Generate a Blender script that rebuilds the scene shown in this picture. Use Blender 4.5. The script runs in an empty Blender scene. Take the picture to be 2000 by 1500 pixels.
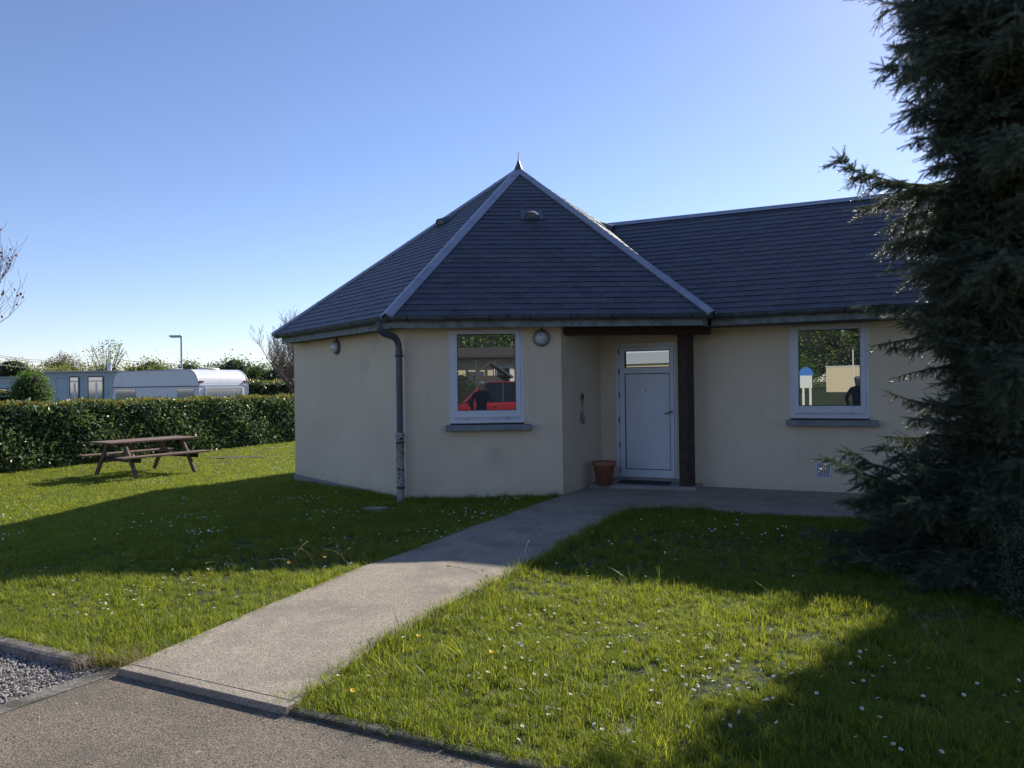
import bpy, bmesh, math, random
import numpy as np
from mathutils import Vector, Matrix

random.seed(7)
RNG = np.random.default_rng(11)
S = bpy.context.scene
COL = S.collection
R = math.radians

# ------------------------------------------------------------------ camera
cam = bpy.data.cameras.new("camera")
cam.sensor_width = 36.0
cam.lens = 36.0 * 1450 / 2000
cam.clip_start = 0.05
cam.clip_end = 3000
camo = bpy.data.objects.new("camera", cam)
COL.objects.link(camo)
ROLL, PITCH = 0.0135, 0.002
Rv = Vector((math.cos(ROLL), 0, -math.sin(ROLL)))
Fv = Vector((0, 1, PITCH)).normalized()
Uv = Rv.cross(Fv).normalized()
Rv = Fv.cross(Uv).normalized()
M = Matrix((Rv, Uv, -Fv)).transposed().to_4x4()
M.translation = Vector((0, 0, 1.6))
camo.matrix_world = M
S.camera = camo

# ------------------------------------------------------------------ world, sun, exposure
SUN_EL = R(31.0)
SUN_AZ = R(36.0)        # from +Y towards +X
w = bpy.data.worlds.new("World")
S.world = w
w.use_nodes = True
nt = w.node_tree
nt.nodes.clear()
sky = nt.nodes.new("ShaderNodeTexSky")
sky.sky_type = 'NISHITA'
sky.sun_disc = False
sky.sun_elevation = SUN_EL
sky.sun_rotation = SUN_AZ
sky.air_density = 0.9
sky.dust_density = 0.12
sky.ozone_density = 3.6
bg = nt.nodes.new("ShaderNodeBackground")
bg.inputs['Strength'].default_value = 0.105
wo = nt.nodes.new("ShaderNodeOutputWorld")
tintn = nt.nodes.new("ShaderNodeMix")
tintn.data_type = 'RGBA'
tintn.blend_type = 'MULTIPLY'
tintn.inputs[0].default_value = 1.0
tintn.inputs[7].default_value = (1.06, 0.955, 1.03, 1)
nt.links.new(sky.outputs[0], tintn.inputs[6])
nt.links.new(tintn.outputs[2], bg.inputs[0])
nt.links.new(bg.outputs[0], wo.inputs[0])
sl = bpy.data.lights.new("sun", 'SUN')
sl.energy = 4.8
sl.angle = R(0.53)
sl.color = (1.0, 0.93, 0.82)
slo = bpy.data.objects.new("sun", sl)
COL.objects.link(slo)
sd = Vector((math.sin(SUN_AZ) * math.cos(SUN_EL), math.cos(SUN_AZ) * math.cos(SUN_EL), math.sin(SUN_EL)))
slo.rotation_euler = sd.to_track_quat('Z', 'Y').to_euler()
slo.location = (6, 12, 12)
S.view_settings.view_transform = 'Standard'
S.view_settings.look = 'None'
S.view_settings.gamma = 1.0
S.view_settings.use_curve_mapping = False
S.view_settings.exposure = 0.62
S.render.engine = 'CYCLES'
S.cycles.max_bounces = 8
S.cycles.transparent_max_bounces = 8

# ------------------------------------------------------------------ materials
def mat(name, col, rough=0.8, col2=None, scale=8.0, detail=6.0, lo=0.35, hi=0.65, bump=0.0, bscale=60.0, bdist=0.01,
        metal=0.0, spec=0.5, tint=None, objrand=0.0, transl=0.0, coat=0.0, stains=None, coords='Object', streaks=False):
    m = bpy.data.materials.new(name)
    m.use_nodes = True
    n = m.node_tree.nodes
    L = m.node_tree.links
    b = n['Principled BSDF']
    b.inputs['Roughness'].default_value = rough
    b.inputs['Metallic'].default_value = metal
    b.inputs['Specular IOR Level'].default_value = spec
    b.inputs['Coat Weight'].default_value = coat
    tc = n.new('ShaderNodeTexCoord')
    rgb = n.new('ShaderNodeRGB')
    rgb.outputs[0].default_value = (*col, 1)
    cur = rgb.outputs[0]
    def mix(a, c, fac, mode='MIX'):
        x = n.new('ShaderNodeMix')
        x.data_type = 'RGBA'
        x.blend_type = mode
        for i, v in ((0, fac), (6, a), (7, c)):
            if hasattr(v, 'links'):
                L.new(v, x.inputs[i])
            elif i == 0:
                x.inputs[i].default_value = v
            else:
                x.inputs[i].default_value = (*v, 1)
        return x.outputs[2]
    def noise(sc, det=6.0, rough_=0.55):
        t = n.new('ShaderNodeTexNoise')
        t.inputs['Scale'].default_value = sc
        t.inputs['Detail'].default_value = det
        t.inputs['Roughness'].default_value = rough_
        L.new(tc.outputs[coords], t.inputs['Vector'])
        return t.outputs[0]
    def rng(v, a, c, o0=0.0, o1=1.0):
        t = n.new('ShaderNodeMapRange')
        t.inputs[1].default_value = a
        t.inputs[2].default_value = c
        t.inputs[3].default_value = o0
        t.inputs[4].default_value = o1
        L.new(v, t.inputs[0])
        return t.outputs[0]
    if col2 is not None:
        cur = mix(cur, col2, rng(noise(scale, detail), lo, hi))
    if streaks:                               # rain streaks and splash dirt
        mp = n.new('ShaderNodeMapping')
        mp.inputs['Scale'].default_value = (9, 9, 0.45)
        L.new(tc.outputs[coords], mp.inputs['Vector'])
        tn_ = n.new('ShaderNodeTexNoise')
        tn_.inputs['Scale'].default_value = 1.0
        tn_.inputs['Detail'].default_value = 6
        L.new(mp.outputs[0], tn_.inputs['Vector'])
        cur = mix(cur, (0.27, 0.24, 0.19), rng(tn_.outputs[0], 0.58, 0.80, 0, 0.16))
        sx = n.new('ShaderNodeSeparateXYZ')
        L.new(tc.outputs[coords], sx.inputs[0])
        sm = n.new('ShaderNodeMath')
        sm.operation = 'MULTIPLY_ADD'
        sm.inputs[1].default_value = 0.5
        L.new(noise(7.0, 6), sm.inputs[0])
        sm2 = n.new('ShaderNodeMath')
        sm2.operation = 'MULTIPLY'
        sm2.inputs[1].default_value = -1.0
        L.new(sx.outputs[2], sm2.inputs[0])
        L.new(sm2.outputs[0], sm.inputs[2])
        cur = mix(cur, (0.22, 0.21, 0.16), rng(sm.outputs[0], 0.10, 0.38, 0, 0.32))
    if tint is not None:                      # a second colour by a random number stored per piece
        a = n.new('ShaderNodeAttribute')
        a.attribute_name = 'tint'
        v = a.outputs['Fac']
        if objrand:
            oi = n.new('ShaderNodeObjectInfo')
            ad = n.new('ShaderNodeMath')
            ad.operation = 'ADD'
            L.new(v, ad.inputs[0])
            mu = n.new('ShaderNodeMath')
            mu.operation = 'MULTIPLY'
            mu.inputs[1].default_value = objrand
            L.new(oi.outputs['Random'], mu.inputs[0])
            L.new(mu.outputs[0], ad.inputs[1])
            v = ad.outputs[0]
        cur = mix(cur, tint, v)
    if stains is not None:
        for (c, sc, a, z, st) in stains:
            cur = mix(cur, c, rng(noise(sc, 5), a, z, 0, st))
    L.new(cur, b.inputs['Base Color'])
    if bump:
        bp = n.new('ShaderNodeBump')
        bp.inputs['Strength'].default_value = bump
        bp.inputs['Distance'].default_value = bdist
        L.new(noise(bscale, 6, 0.6), bp.inputs['Height'])
        L.new(bp.outputs[0], b.inputs['Normal'])
    if transl:
        t = n.new('ShaderNodeBsdfTranslucent')
        hs = n.new('ShaderNodeHueSaturation')
        hs.inputs['Hue'].default_value = 0.485
        hs.inputs['Saturation'].default_value = 1.05
        hs.inputs['Value'].default_value = 1.7
        L.new(cur, hs.inputs['Color'])
        L.new(hs.outputs[0], t.inputs['Color'])
        ms = n.new('ShaderNodeMixShader')
        ms.inputs[0].default_value = transl
        L.new(b.outputs[0], ms.inputs[1])
        L.new(t.outputs[0], ms.inputs[2])
        L.new(ms.outputs[0], n['Material Output'].inputs[0])
    return m

def glass_mat(name, tint=(0.02, 0.024, 0.026), f0=0.22, rough=0.0):
    """window glass before a dark room: a mirror coat over near black"""
    m = bpy.data.materials.new(name)
    m.use_nodes = True
    n = m.node_tree.nodes
    L = m.node_tree.links
    b = n['Principled BSDF']
    b.inputs['Base Color'].default_value = (*tint, 1)
    b.inputs['Roughness'].default_value = 0.5
    g = n.new('ShaderNodeBsdfGlossy')
    g.inputs['Roughness'].default_value = rough
    g.inputs['Color'].default_value = (0.93, 0.97, 0.95, 1)
    fr = n.new('ShaderNodeLayerWeight')
    fr.inputs[0].default_value = 0.25
    mr = n.new('ShaderNodeMapRange')
    mr.inputs[3].default_value = f0
    mr.inputs[4].default_value = 1.0
    L.new(fr.outputs['Fresnel'], mr.inputs[0])
    ms = n.new('ShaderNodeMixShader')
    L.new(mr.outputs[0], ms.inputs[0])
    L.new(b.outputs[0], ms.inputs[1])
    L.new(g.outputs[0], ms.inputs[2])
    L.new(ms.outputs[0], n['Material Output'].inputs[0])
    return m

MT = {}
MT['render'] = mat('beige_render', (0.71, 0.60, 0.445), 0.92, (0.64, 0.535, 0.395), 1.3, 5, 0.3, 0.7, 0.25, 220, 0.004,
                   stains=[((0.30, 0.25, 0.20), 0.9, 0.62, 0.8, 0.35), ((0.36, 0.33, 0.29), 5.5, 0.66, 0.74, 0.25)], streaks=True)
MT['plinth'] = mat('plinth_render', (0.30, 0.29, 0.27), 0.95, (0.22, 0.22, 0.2), 5, 6, 0.35, 0.65, 0.4, 90, 0.01)
MT['slate'] = mat('slate', (0.029, 0.033, 0.048), 0.50, (0.044, 0.048, 0.066), 6, 6, 0.35, 0.7, 0.25, 35, 0.006, spec=0.5,
                  tint=(0.066, 0.069, 0.086), objrand=0.85, stains=[((0.10, 0.10, 0.085), 3.5, 0.66, 0.74, 0.5)])
MT['zinc'] = mat('zinc', (0.34, 0.36, 0.42), 0.38, (0.26, 0.28, 0.34), 5, 5, 0.3, 0.7, 0.08, 20, 0.01, metal=0.25)
MT['zinc_dark'] = mat('weathered_zinc', (0.115, 0.135, 0.165), 0.5, (0.075, 0.088, 0.105), 7, 6, 0.35, 0.65, 0.1, 30, 0.01, metal=0.3,
                      stains=[((0.04, 0.045, 0.05), 14, 0.6, 0.7, 0.6)])
MT['fascia'] = mat('painted_fascia', (0.21, 0.24, 0.255), 0.7, (0.13, 0.145, 0.155), 9, 8, 0.45, 0.62, 0.2, 60, 0.006,
                   stains=[((0.04, 0.045, 0.045), 22, 0.62, 0.7, 0.8)])
MT['soffit'] = mat('soffit_board', (0.14, 0.13, 0.12), 0.85, (0.1, 0.09, 0.085), 6)
MT['pvc_white'] = mat('white_pvc', (0.62, 0.65, 0.70), 0.38, (0.56, 0.59, 0.64), 2.2, 4, 0.3, 0.7, spec=0.5)
MT['gasket'] = mat('black_gasket', (0.015, 0.016, 0.02), 0.6)
MT['glass'] = glass_mat('window_glass', f0=0.32)
MT['sill'] = mat('grey_sill', (0.24, 0.255, 0.28), 0.8, (0.17, 0.18, 0.20), 7, 6, 0.35, 0.65, 0.3, 80, 0.005)
MT['pvc_grey'] = mat('grey_pipe', (0.085, 0.095, 0.12), 0.5, (0.065, 0.072, 0.09), 6)
MT['cast_iron'] = mat('flaking_white_iron', (0.36, 0.38, 0.38), 0.7, (0.30, 0.31, 0.30), 6, 6, 0.4, 0.6, 0.5, 40, 0.008,
                      stains=[((0.06, 0.05, 0.04), 24, 0.56, 0.6, 1.0), ((0.16, 0.07, 0.03), 9, 0.60, 0.68, 0.8)])
MT['dark_wood'] = mat('dark_stained_wood', (0.06, 0.038, 0.027), 0.7, (0.032, 0.022, 0.017), 9, 8, 0.35, 0.65, 0.4, 50, 0.01)
MT['table_wood'] = mat('weathered_wood', (0.215, 0.145, 0.105), 0.8, (0.13, 0.083, 0.06), 12, 8, 0.35, 0.65, 0.4, 60, 0.008)
MT['concrete'] = mat('path_concrete', (0.43, 0.37, 0.285), 0.9, (0.235, 0.195, 0.15), 110, 4, 0.44, 0.58, 1.0, 110, 0.009,
                     stains=[((0.17, 0.145, 0.115), 2.1, 0.45, 0.72, 0.7), ((0.50, 0.45, 0.40), 9, 0.60, 0.72, 0.5), ((0.14, 0.12, 0.10), 45, 0.64, 0.70, 0.6)])
MT['step'] = mat('step_concrete', (0.33, 0.31, 0.28), 0.9, (0.25, 0.235, 0.215), 30, 5, 0.4, 0.6, 0.5, 120, 0.005)
MT['kerb'] = mat('kerb_concrete', (0.24, 0.215, 0.19), 0.95, (0.13, 0.12, 0.10), 30, 6, 0.4, 0.6, 0.8, 70, 0.012,
                 stains=[((0.05, 0.055, 0.03), 5, 0.50, 0.65, 0.8)])
MT['kerb_moss'] = mat('mossy_kerb', (0.13, 0.12, 0.10), 0.95, (0.06, 0.06, 0.04), 14, 6, 0.4, 0.6, 0.9, 50, 0.02, stains=[((0.045, 0.06, 0.02), 4, 0.45, 0.6, 0.8)])
MT['asphalt'] = mat('worn_asphalt', (0.29, 0.235, 0.17), 0.92, (0.085, 0.070, 0.052), 120, 3, 0.40, 0.62, 1.0, 110, 0.010,
                    stains=[((0.085, 0.072, 0.058), 1.6, 0.47, 0.68, 0.65), ((0.42, 0.37, 0.30), 24, 0.66, 0.71, 0.9), ((0.035, 0.033, 0.03), 55, 0.64, 0.7, 0.8)])
MT['gravel_bed'] = mat('gravel_bed', (0.30, 0.27, 0.235), 0.95, (0.12, 0.105, 0.09), 70, 5, 0.4, 0.6, 1.0, 60, 0.03)
MT['pebble'] = mat('pebble', (0.50, 0.46, 0.42), 0.8, (0.36, 0.33, 0.30), 30, tint=(0.22, 0.19, 0.165), objrand=1.0)
MT['soil'] = mat('lawn_soil', (0.035, 0.055, 0.012), 0.95, (0.055, 0.075, 0.018), 3, 8, 0.35, 0.65, 1.0, 25, 0.05,
                 stains=[((0.06, 0.05, 0.03), 2.2, 0.6, 0.75, 0.6)])
MT['grass'] = mat('grass_blade', (0.050, 0.112, 0.016), 0.45, tint=(0.235, 0.27, 0.036), objrand=0.75, transl=0.56, spec=0.35)
MT['dry_grass'] = mat('dry_grass', (0.30, 0.24, 0.12), 0.6, tint=(0.20, 0.13, 0.07), objrand=0.6, transl=0.35)
MT['petal'] = mat('white_petal', (0.80, 0.80, 0.78), 0.5, transl=0.25)
MT['daisy_eye'] = mat('daisy_eye', (0.65, 0.45, 0.03), 0.7)
MT['yellow'] = mat('yellow_petal', (0.80, 0.52, 0.02), 0.6, transl=0.2)
MT['hedge_leaf'] = mat('laurel_leaf', (0.042, 0.085, 0.026), 0.40, tint=(0.115, 0.17, 0.055), transl=0.38, spec=1.0)
MT['hedge_top'] = mat('new_leaf', (0.20, 0.20, 0.022), 0.45, tint=(0.30, 0.19, 0.02), transl=0.4)
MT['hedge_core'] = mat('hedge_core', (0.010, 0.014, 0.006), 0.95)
MT['bush_leaf'] = mat('bush_leaf', (0.055, 0.13, 0.02), 0.5, tint=(0.10, 0.19, 0.03), transl=0.45)
MT['tree_leaf'] = mat('far_leaf', (0.10, 0.14, 0.03), 0.5, tint=(0.19, 0.21, 0.045), transl=0.5)
MT['bank_leaf'] = mat('bank_leaf', (0.10, 0.17, 0.035), 0.6, tint=(0.17, 0.23, 0.05), transl=0.3)
MT['tree_leaf_dark'] = mat('far_dark_leaf', (0.05, 0.09, 0.022), 0.5, tint=(0.11, 0.16, 0.035), transl=0.4)
MT['tree_brown'] = mat('brown_bud', (0.11, 0.085, 0.04), 0.7, tint=(0.15, 0.13, 0.04), transl=0.3)
MT['bark'] = mat('bark', (0.085, 0.065, 0.05), 0.9, (0.05, 0.04, 0.032), 20, bump=0.5, bscale=40)
MT['bare_twig'] = mat('bare_twig', (0.13, 0.10, 0.085), 0.85)
MT['red_bud'] = mat('red_bud', (0.22, 0.06, 0.03), 0.7)
MT['needle'] = mat('spruce_needle', (0.055, 0.080, 0.046), 0.42, tint=(0.13, 0.15, 0.085), transl=0.22, spec=0.6)
MT['shrub_leaf'] = mat('shrub_leaf', (0.035, 0.055, 0.030), 0.85, tint=(0.07, 0.095, 0.05), transl=0.15, spec=0.2)
MT['van_white'] = mat('caravan_white', (0.78, 0.79, 0.82), 0.3, (0.72, 0.73, 0.76), 2)
MT['home_panel'] = mat('home_panel', (0.46, 0.53, 0.56), 0.6, (0.40, 0.47, 0.50), 2)
MT['home_roof'] = mat('home_roof', (0.42, 0.44, 0.46), 0.6)
MT['trim_dark'] = mat('dark_trim', (0.07, 0.08, 0.13), 0.5)
MT['van_glass'] = glass_mat('caravan_glass', (0.12, 0.16, 0.26), 0.25, 0.05)
MT['hatch'] = mat('cream_hatch', (0.72, 0.68, 0.52), 0.5)
MT['red_lens'] = mat('red_lens', (0.22, 0.015, 0.02), 0.3)
MT['galv'] = mat('galvanised', (0.50, 0.53, 0.58), 0.5, metal=0.3)
MT['wire'] = mat('wire', (0.14, 0.14, 0.16), 0.6)
MT['terracotta'] = mat('terracotta', (0.36, 0.15, 0.09), 0.85, (0.28, 0.11, 0.07), 9, bump=0.2)
MT['black_rubber'] = mat('black_rubber', (0.022, 0.022, 0.026), 0.8, bump=0.5, bscale=150)
MT['white_paint'] = mat('white_paint', (0.7, 0.7, 0.7), 0.6)
MT['dark_metal'] = mat('dark_metal', (0.03, 0.03, 0.035), 0.5, metal=0.4)
MT['lamp_rim'] = mat('lamp_rim', (0.16, 0.17, 0.19), 0.45, metal=0.6)
MT['lamp_lens'] = mat('ribbed_lens', (0.60, 0.63, 0.66), 0.18, spec=0.9, coat=0.6, metal=0.55, bump=1.0, bscale=38, bdist=0.03)
MT['red_paint'] = mat('red_car_paint', (0.26, 0.014, 0.016), 0.25, coat=0.8)
MT['tyre'] = mat('tyre', (0.02, 0.02, 0.02), 0.85)
MT['car_glass'] = mat('car_glass', (0.008, 0.009, 0.01), 0.08, spec=0.4)
MT['jacket'] = mat('black_jacket', (0.018, 0.018, 0.02), 0.85)
MT['skin'] = mat('skin', (0.50, 0.27, 0.18), 0.6)
MT['hair'] = mat('grey_hair', (0.5, 0.48, 0.45), 0.7)
MT['cream_wall'] = mat('cream_wall', (0.66, 0.56, 0.38), 0.9)
MT['blue'] = mat('blue_sign', (0.03, 0.16, 0.55), 0.5)
MT['brown_siding'] = mat('brown_siding', (0.07, 0.058, 0.05), 0.8)

# ------------------------------------------------------------------ mesh helpers
def link(o, parent=None, kind=None):
    COL.objects.link(o)
    if parent is not None:
        o.parent = parent
    if kind:
        o['kind'] = kind
    return o

def fast_mesh(name, V, F, m, parent=None, kind=None, tint=None, smooth=False, loc=None):
    """V (n,3), F (k,3|4) arrays of one face size"""
    me = bpy.data.meshes.new(name)
    V = np.asarray(V, dtype=np.float32)
    F = np.asarray(F, dtype=np.int32)
    me.vertices.add(len(V))
    me.vertices.foreach_set('co', V.ravel())
    me.loops.add(F.size)
    me.loops.foreach_set('vertex_index', F.ravel())
    me.polygons.add(len(F))
    me.polygons.foreach_set('loop_start', np.arange(0, F.size, F.shape[1], dtype=np.int32))
    me.polygons.foreach_set('loop_total', np.full(len(F), F.shape[1], dtype=np.int32))
    if smooth:
        me.polygons.foreach_set('use_smooth', np.ones(len(F), dtype=bool))
    if tint is not None:
        a = me.attributes.new('tint', 'FLOAT', 'POINT')
        a.data.foreach_set('value', np.asarray(tint, dtype=np.float32))
    me.update(calc_edges=True)
    me.validate()
    me.materials.append(m)
    o = bpy.data.objects.new(name, me)
    if loc is not None:
        o.location = loc
    return link(o, parent, kind)

def stamp(TV, TF, Mx, Tx, tint=None):
    """copies of template TV/TF by matrices Mx (n,3,3) and offsets Tx (n,3)"""
    n = len(Tx)
    V = np.einsum('nij,kj->nki', Mx, TV) + Tx[:, None, :]
    F = TF[None] + (np.arange(n) * len(TV))[:, None, None]
    tt = None if tint is None else np.repeat(tint, len(TV))
    return V.reshape(-1, 3), F.reshape(-1, TF.shape[1]), tt

def rand_rot(n, rng=RNG):
    q = rng.normal(size=(n, 4))
    q /= np.linalg.norm(q, axis=1)[:, None]
    a, b, c, d = q.T
    return np.stack([np.stack([1 - 2 * (c * c + d * d), 2 * (b * c - a * d), 2 * (b * d + a * c)], 1),
                     np.stack([2 * (b * c + a * d), 1 - 2 * (b * b + d * d), 2 * (c * d - a * b)], 1),
                     np.stack([2 * (b * d - a * c), 2 * (c * d + a * b), 1 - 2 * (b * b + c * c)], 1)], 1)

def rotz(a):
    a = np.asarray(a)
    c, s, z, o = np.cos(a), np.sin(a), np.zeros_like(a), np.ones_like(a)
    return np.stack([np.stack([c, -s, z], 1), np.stack([s, c, z], 1), np.stack([z, z, o], 1)], 1)

LEAF_V = np.array([[0, 0, 0], [0.32, 0.5, 0.06], [0, 1, 0], [-0.32, 0.5, 0.06]], float)
LEAF_F = np.array([[0, 1, 2], [0, 2, 3]])

class MB:
    def __init__(self):
        self.v = []
        self.f = []
        self.smooth = []
    def add(self, vs, fs, sm=False):
        b = len(self.v)
        self.v += [tuple(x) for x in vs]
        for f in fs:
            self.f.append(tuple(b + i for i in f))
            self.smooth.append(sm)
        return self
    def box(self, c, s, rz=0.0, mtx=None):
        x, y, z = s[0] / 2, s[1] / 2, s[2] / 2
        p = [Vector((i * x, j * y, k * z)) for k in (-1, 1) for j in (-1, 1) for i in (-1, 1)]
        q = Matrix.Rotation(rz, 3, 'Z') if mtx is None else mtx
        p = [q @ v + Vector(c) for v in p]
        return self.add(p, [(0, 2, 3, 1), (4, 5, 7, 6), (0, 1, 5, 4), (2, 6, 7, 3), (0, 4, 6, 2), (1, 3, 7, 5)])
    def beam(self, a, b, wd, ht, up=(0, 0, 1)):
        a, b = Vector(a), Vector(b)
        d = (b - a)
        L = d.length
        d.normalize()
        s = d.cross(Vector(up)).normalized()
        u = s.cross(d).normalized()
        return self.box((a + b) / 2, (L, wd, ht), mtx=Matrix((d, s, u)).transposed())
    def tube(self, pts, r, seg=10, cap=True):
        pts = [Vector(p) for p in pts]
        rs = r if isinstance(r, (list, tuple)) else [r] * len(pts)
        base = len(self.v)
        ref = Vector((0, 0, 1))
        rings = []
        for i, p in enumerate(pts):
            d = (pts[min(i + 1, len(pts) - 1)] - pts[max(i - 1, 0)]).normalized()
            s = d.cross(ref)
            if s.length < 0.05:
                s = d.cross(Vector((0, 1, 0)))
            s.normalize()
            u = s.cross(d)
            rings.append([p + (s * math.cos(2 * math.pi * k / seg) + u * math.sin(2 * math.pi * k / seg)) * rs[i] for k in range(seg)])
        vs = [v for rg in rings for v in rg]
        fs = [(i * seg + k, i * seg + (k + 1) % seg, (i + 1) * seg + (k + 1) % seg, (i + 1) * seg + k) for i in range(len(pts) - 1) for k in range(seg)]
        self.add(vs, fs, True)
        if cap:
            self.add(rings[0], [tuple(range(seg))])
            self.add(rings[-1], [tuple(reversed(range(seg)))])
        return self
    def lathe(self, prof, seg=24, c=(0, 0, 0), mtx=None):
        q = mtx or Matrix.Identity(3)
        vs = [q @ Vector((r * math.cos(2 * math.pi * k / seg), r * math.sin(2 * math.pi * k / seg), z)) + Vector(c) for r, z in prof for k in range(seg)]
        fs = [(i * seg + k, i * seg + (k + 1) % seg, (i + 1) * seg + (k + 1) % seg, (i + 1) * seg + k) for i in range(len(prof) - 1) for k in range(seg)]
        return self.add(vs, fs, True)
    def prism(self, poly, z0, z1):
        n = len(poly)
        vs = [(p[0], p[1], z0) for p in poly] + [(p[0], p[1], z1) for p in poly]
        self.add(vs, [tuple(range(n)), tuple(range(n, 2 * n))] + [(i, (i + 1) % n, n + (i + 1) % n, n + i) for i in range(n)])
        return self
    def build(self, name, m, parent=None, kind=None, bevel=0.0, loc=None, fix=True):
        me = bpy.data.meshes.new(name)
        me.from_pydata(self.v, [], self.f)
        me.polygons.foreach_set('use_smooth', self.smooth)
        if fix or bevel:
            bm = bmesh.new()
            bm.from_mesh(me)
            if fix:
                bmesh.ops.recalc_face_normals(bm, faces=bm.faces)
            if bevel:
                bmesh.ops.remove_doubles(bm, verts=bm.verts, dist=1e-5)
                ed = [e for e in bm.edges if len(e.link_faces) == 2 and e.calc_face_angle(0) > 0.6]
                bmesh.ops.bevel(bm, geom=ed, offset=bevel, segments=2, profile=0.5, affect='EDGES', clamp_overlap=True)
            bm.to_mesh(me)
            bm.free()
        me.materials.append(m)
        o = bpy.data.objects.new(name, me)
        if loc is not None:
            o.location = loc
        return link(o, parent, kind)

def tag(o, label, cat, group=None, kind=None):
    o['label'] = label
    o['category'] = cat
    if group:
        o['group'] = group
    if kind:
        o['kind'] = kind
    return o

def thing(name, label, cat, loc=(0, 0, 0), rz=0.0, group=None):
    o = bpy.data.objects.new(name, None)
    o.location = loc
    o.rotation_euler = (0, 0, rz)
    o.empty_display_size = 0.1
    COL.objects.link(o)
    return tag(o, label, cat, group)

def sstep(t):
    t = np.clip(t, 0, 1)
    return t * t * (3 - 2 * t)

def gz(x, y):
    """ground height"""
    x = np.asarray(x, float)
    y = np.asarray(y, float)
    g = -0.30 * sstep(((-x - 2.0) + (y - 9.0) * 0.3) / 8.0) * (y > 0)
    t = -(y - 4.36 + 0.488 * (x + 2.27))          # distance behind the kerb line, roughly
    g = g + 0.8 * sstep((t - 9) / 32.0)
    return g

# kerb line: lawn beyond it, road in front of it
KX, KY = -2.27, 4.36
ka = math.atan(0.488)
kd = np.array([math.cos(ka), -math.sin(ka)])      # along the kerb to the right
kn = np.array([math.sin(ka), math.cos(ka)])       # away from the camera
def kpt(s, t):
    return (KX + kd[0] * s + kn[0] * t, KY + kd[1] * s + kn[1] * t)

# ------------------------------------------------------------------ ground
def grid(name, ss, ts, m, dz=0.0, rough_=0.0):
    ss, ts = np.asarray(ss), np.asarray(ts)
    A, B = np.meshgrid(ss, ts, indexing='ij')
    X = KX + kd[0] * A + kn[0] * B
    Y = KY + kd[1] * A + kn[1] * B
    Z = gz(X, Y) + dz
    if rough_:
        near = np.exp(-np.hypot(X, Y - 5) / 14)
        Z = Z + rough_ * near * (np.sin(X * 3.1 + 1.3 * np.sin(Y * 2.3)) + np.sin(Y * 4.3 + 2.0 * np.sin(X * 1.9)) * 0.7 + 0.5 * np.sin(X * 9 + Y * 7))
    V = np.stack([X, Y, Z], -1).reshape(-1, 3)
    ns, n_t = A.shape
    i = np.arange(ns - 1)[:, None] * n_t + np.arange(n_t - 1)[None]
    F = np.stack([i, i + n_t, i + n_t + 1, i + 1], -1).reshape(-1, 4)
    return fast_mesh(name, V, F, m, None, 'structure', smooth=True)

sw = [-1500, -600, -250, -120, -80, -60] + list(np.arange(-50, -20, 2.0)) + list(np.arange(-20, 16, 0.4)) + list(np.arange(16, 40, 3.0)) + [60, 120, 300, 700, 1500]
tn = [0.03] + list(np.arange(0.25, 12, 0.35)) + list(np.arange(12, 40, 1.0)) + list(np.arange(40, 100, 6.0)) + [130, 250, 600, 1500]
grid('lawn', sw, tn, MT['soil'], -0.035, 0.006)
MB().prism([kpt(-0.62, -7.0), kpt(0.0, 0.0), kpt(60, 0.0), kpt(60, -7.0), ], -0.2, -0.038).build('road', MT['asphalt'], None, 'structure')
MB().prism([kpt(-60, 0.0), kpt(-0.13, 0.0), kpt(-0.75, -7.0), kpt(-60, -7.0)], -0.2, -0.062).build('gravel_ground', MT['gravel_bed'], None, 'structure')
grid('field', sw, [-1500, -600, -250, -120] + list(np.arange(-100, -30, 8.0)) + list(np.arange(-30, -7, 1.5)) + [-7.0], MT['soil'], -0.07)
MB().beam((*kpt(-0.065, 0.0), -0.10), (*kpt(-0.685, -7.0), -0.10), 0.12, 0.130).build('road_edging', MT['kerb'], None, 'structure')

path_poly = [tuple(kpt(0.02, -0.006)), (-1.86, 5.40), (-1.38, 6.60), (-1.07, 7.15), (-0.57, 8.26), (0.0, 9.42), (0.72, 10.78), (1.46, 12.15), (3.2, 11.35), (6.4, 9.9),
             (12.0, 7.4), (11.1, 5.4), (3.46, 8.93), (2.57, 9.31), (1.80, 9.58), (1.45, 9.42), (1.16, 8.87), (0.643, 7.77), (0.187, 6.77), (-0.39, 5.64), (-0.86, 4.61), tuple(kpt(1.28, -0.006))]
MB().prism(path_poly, -0.12, 0.004).build('path', MT['concrete'], None, 'structure')
kb = MB()
kb.beam((*kpt(0.02, -0.045), -0.0625), (*kpt(1.28, -0.045), -0.0625), 0.075, 0.13)
k1 = kb.build('kerb', MT['concrete'], None, 'structure', bevel=0.005)
kb = MB()
for i in range(14):
    s0 = 1.285 + i * 0.9
    j = random.uniform(-0.006, 0.006)
    kb.beam((*kpt(s0, -0.035 + j), -0.078 + j), (*kpt(s0 + 0.893, -0.035 - j), -0.078 - j), 0.075, 0.13)
kb.build('kerb', MT['kerb_moss'], None, 'structure', bevel=0.015)
kb = MB()
for i in range(14):
    s0 = -0.28 - i * 1.0
    kb.beam((*kpt(s0, -0.05), -0.075), (*kpt(s0 - 0.995, -0.05), -0.075), 0.12, 0.15)
kb.build('kerb', MT['kerb'], None, 'structure', bevel=0.03)

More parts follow.
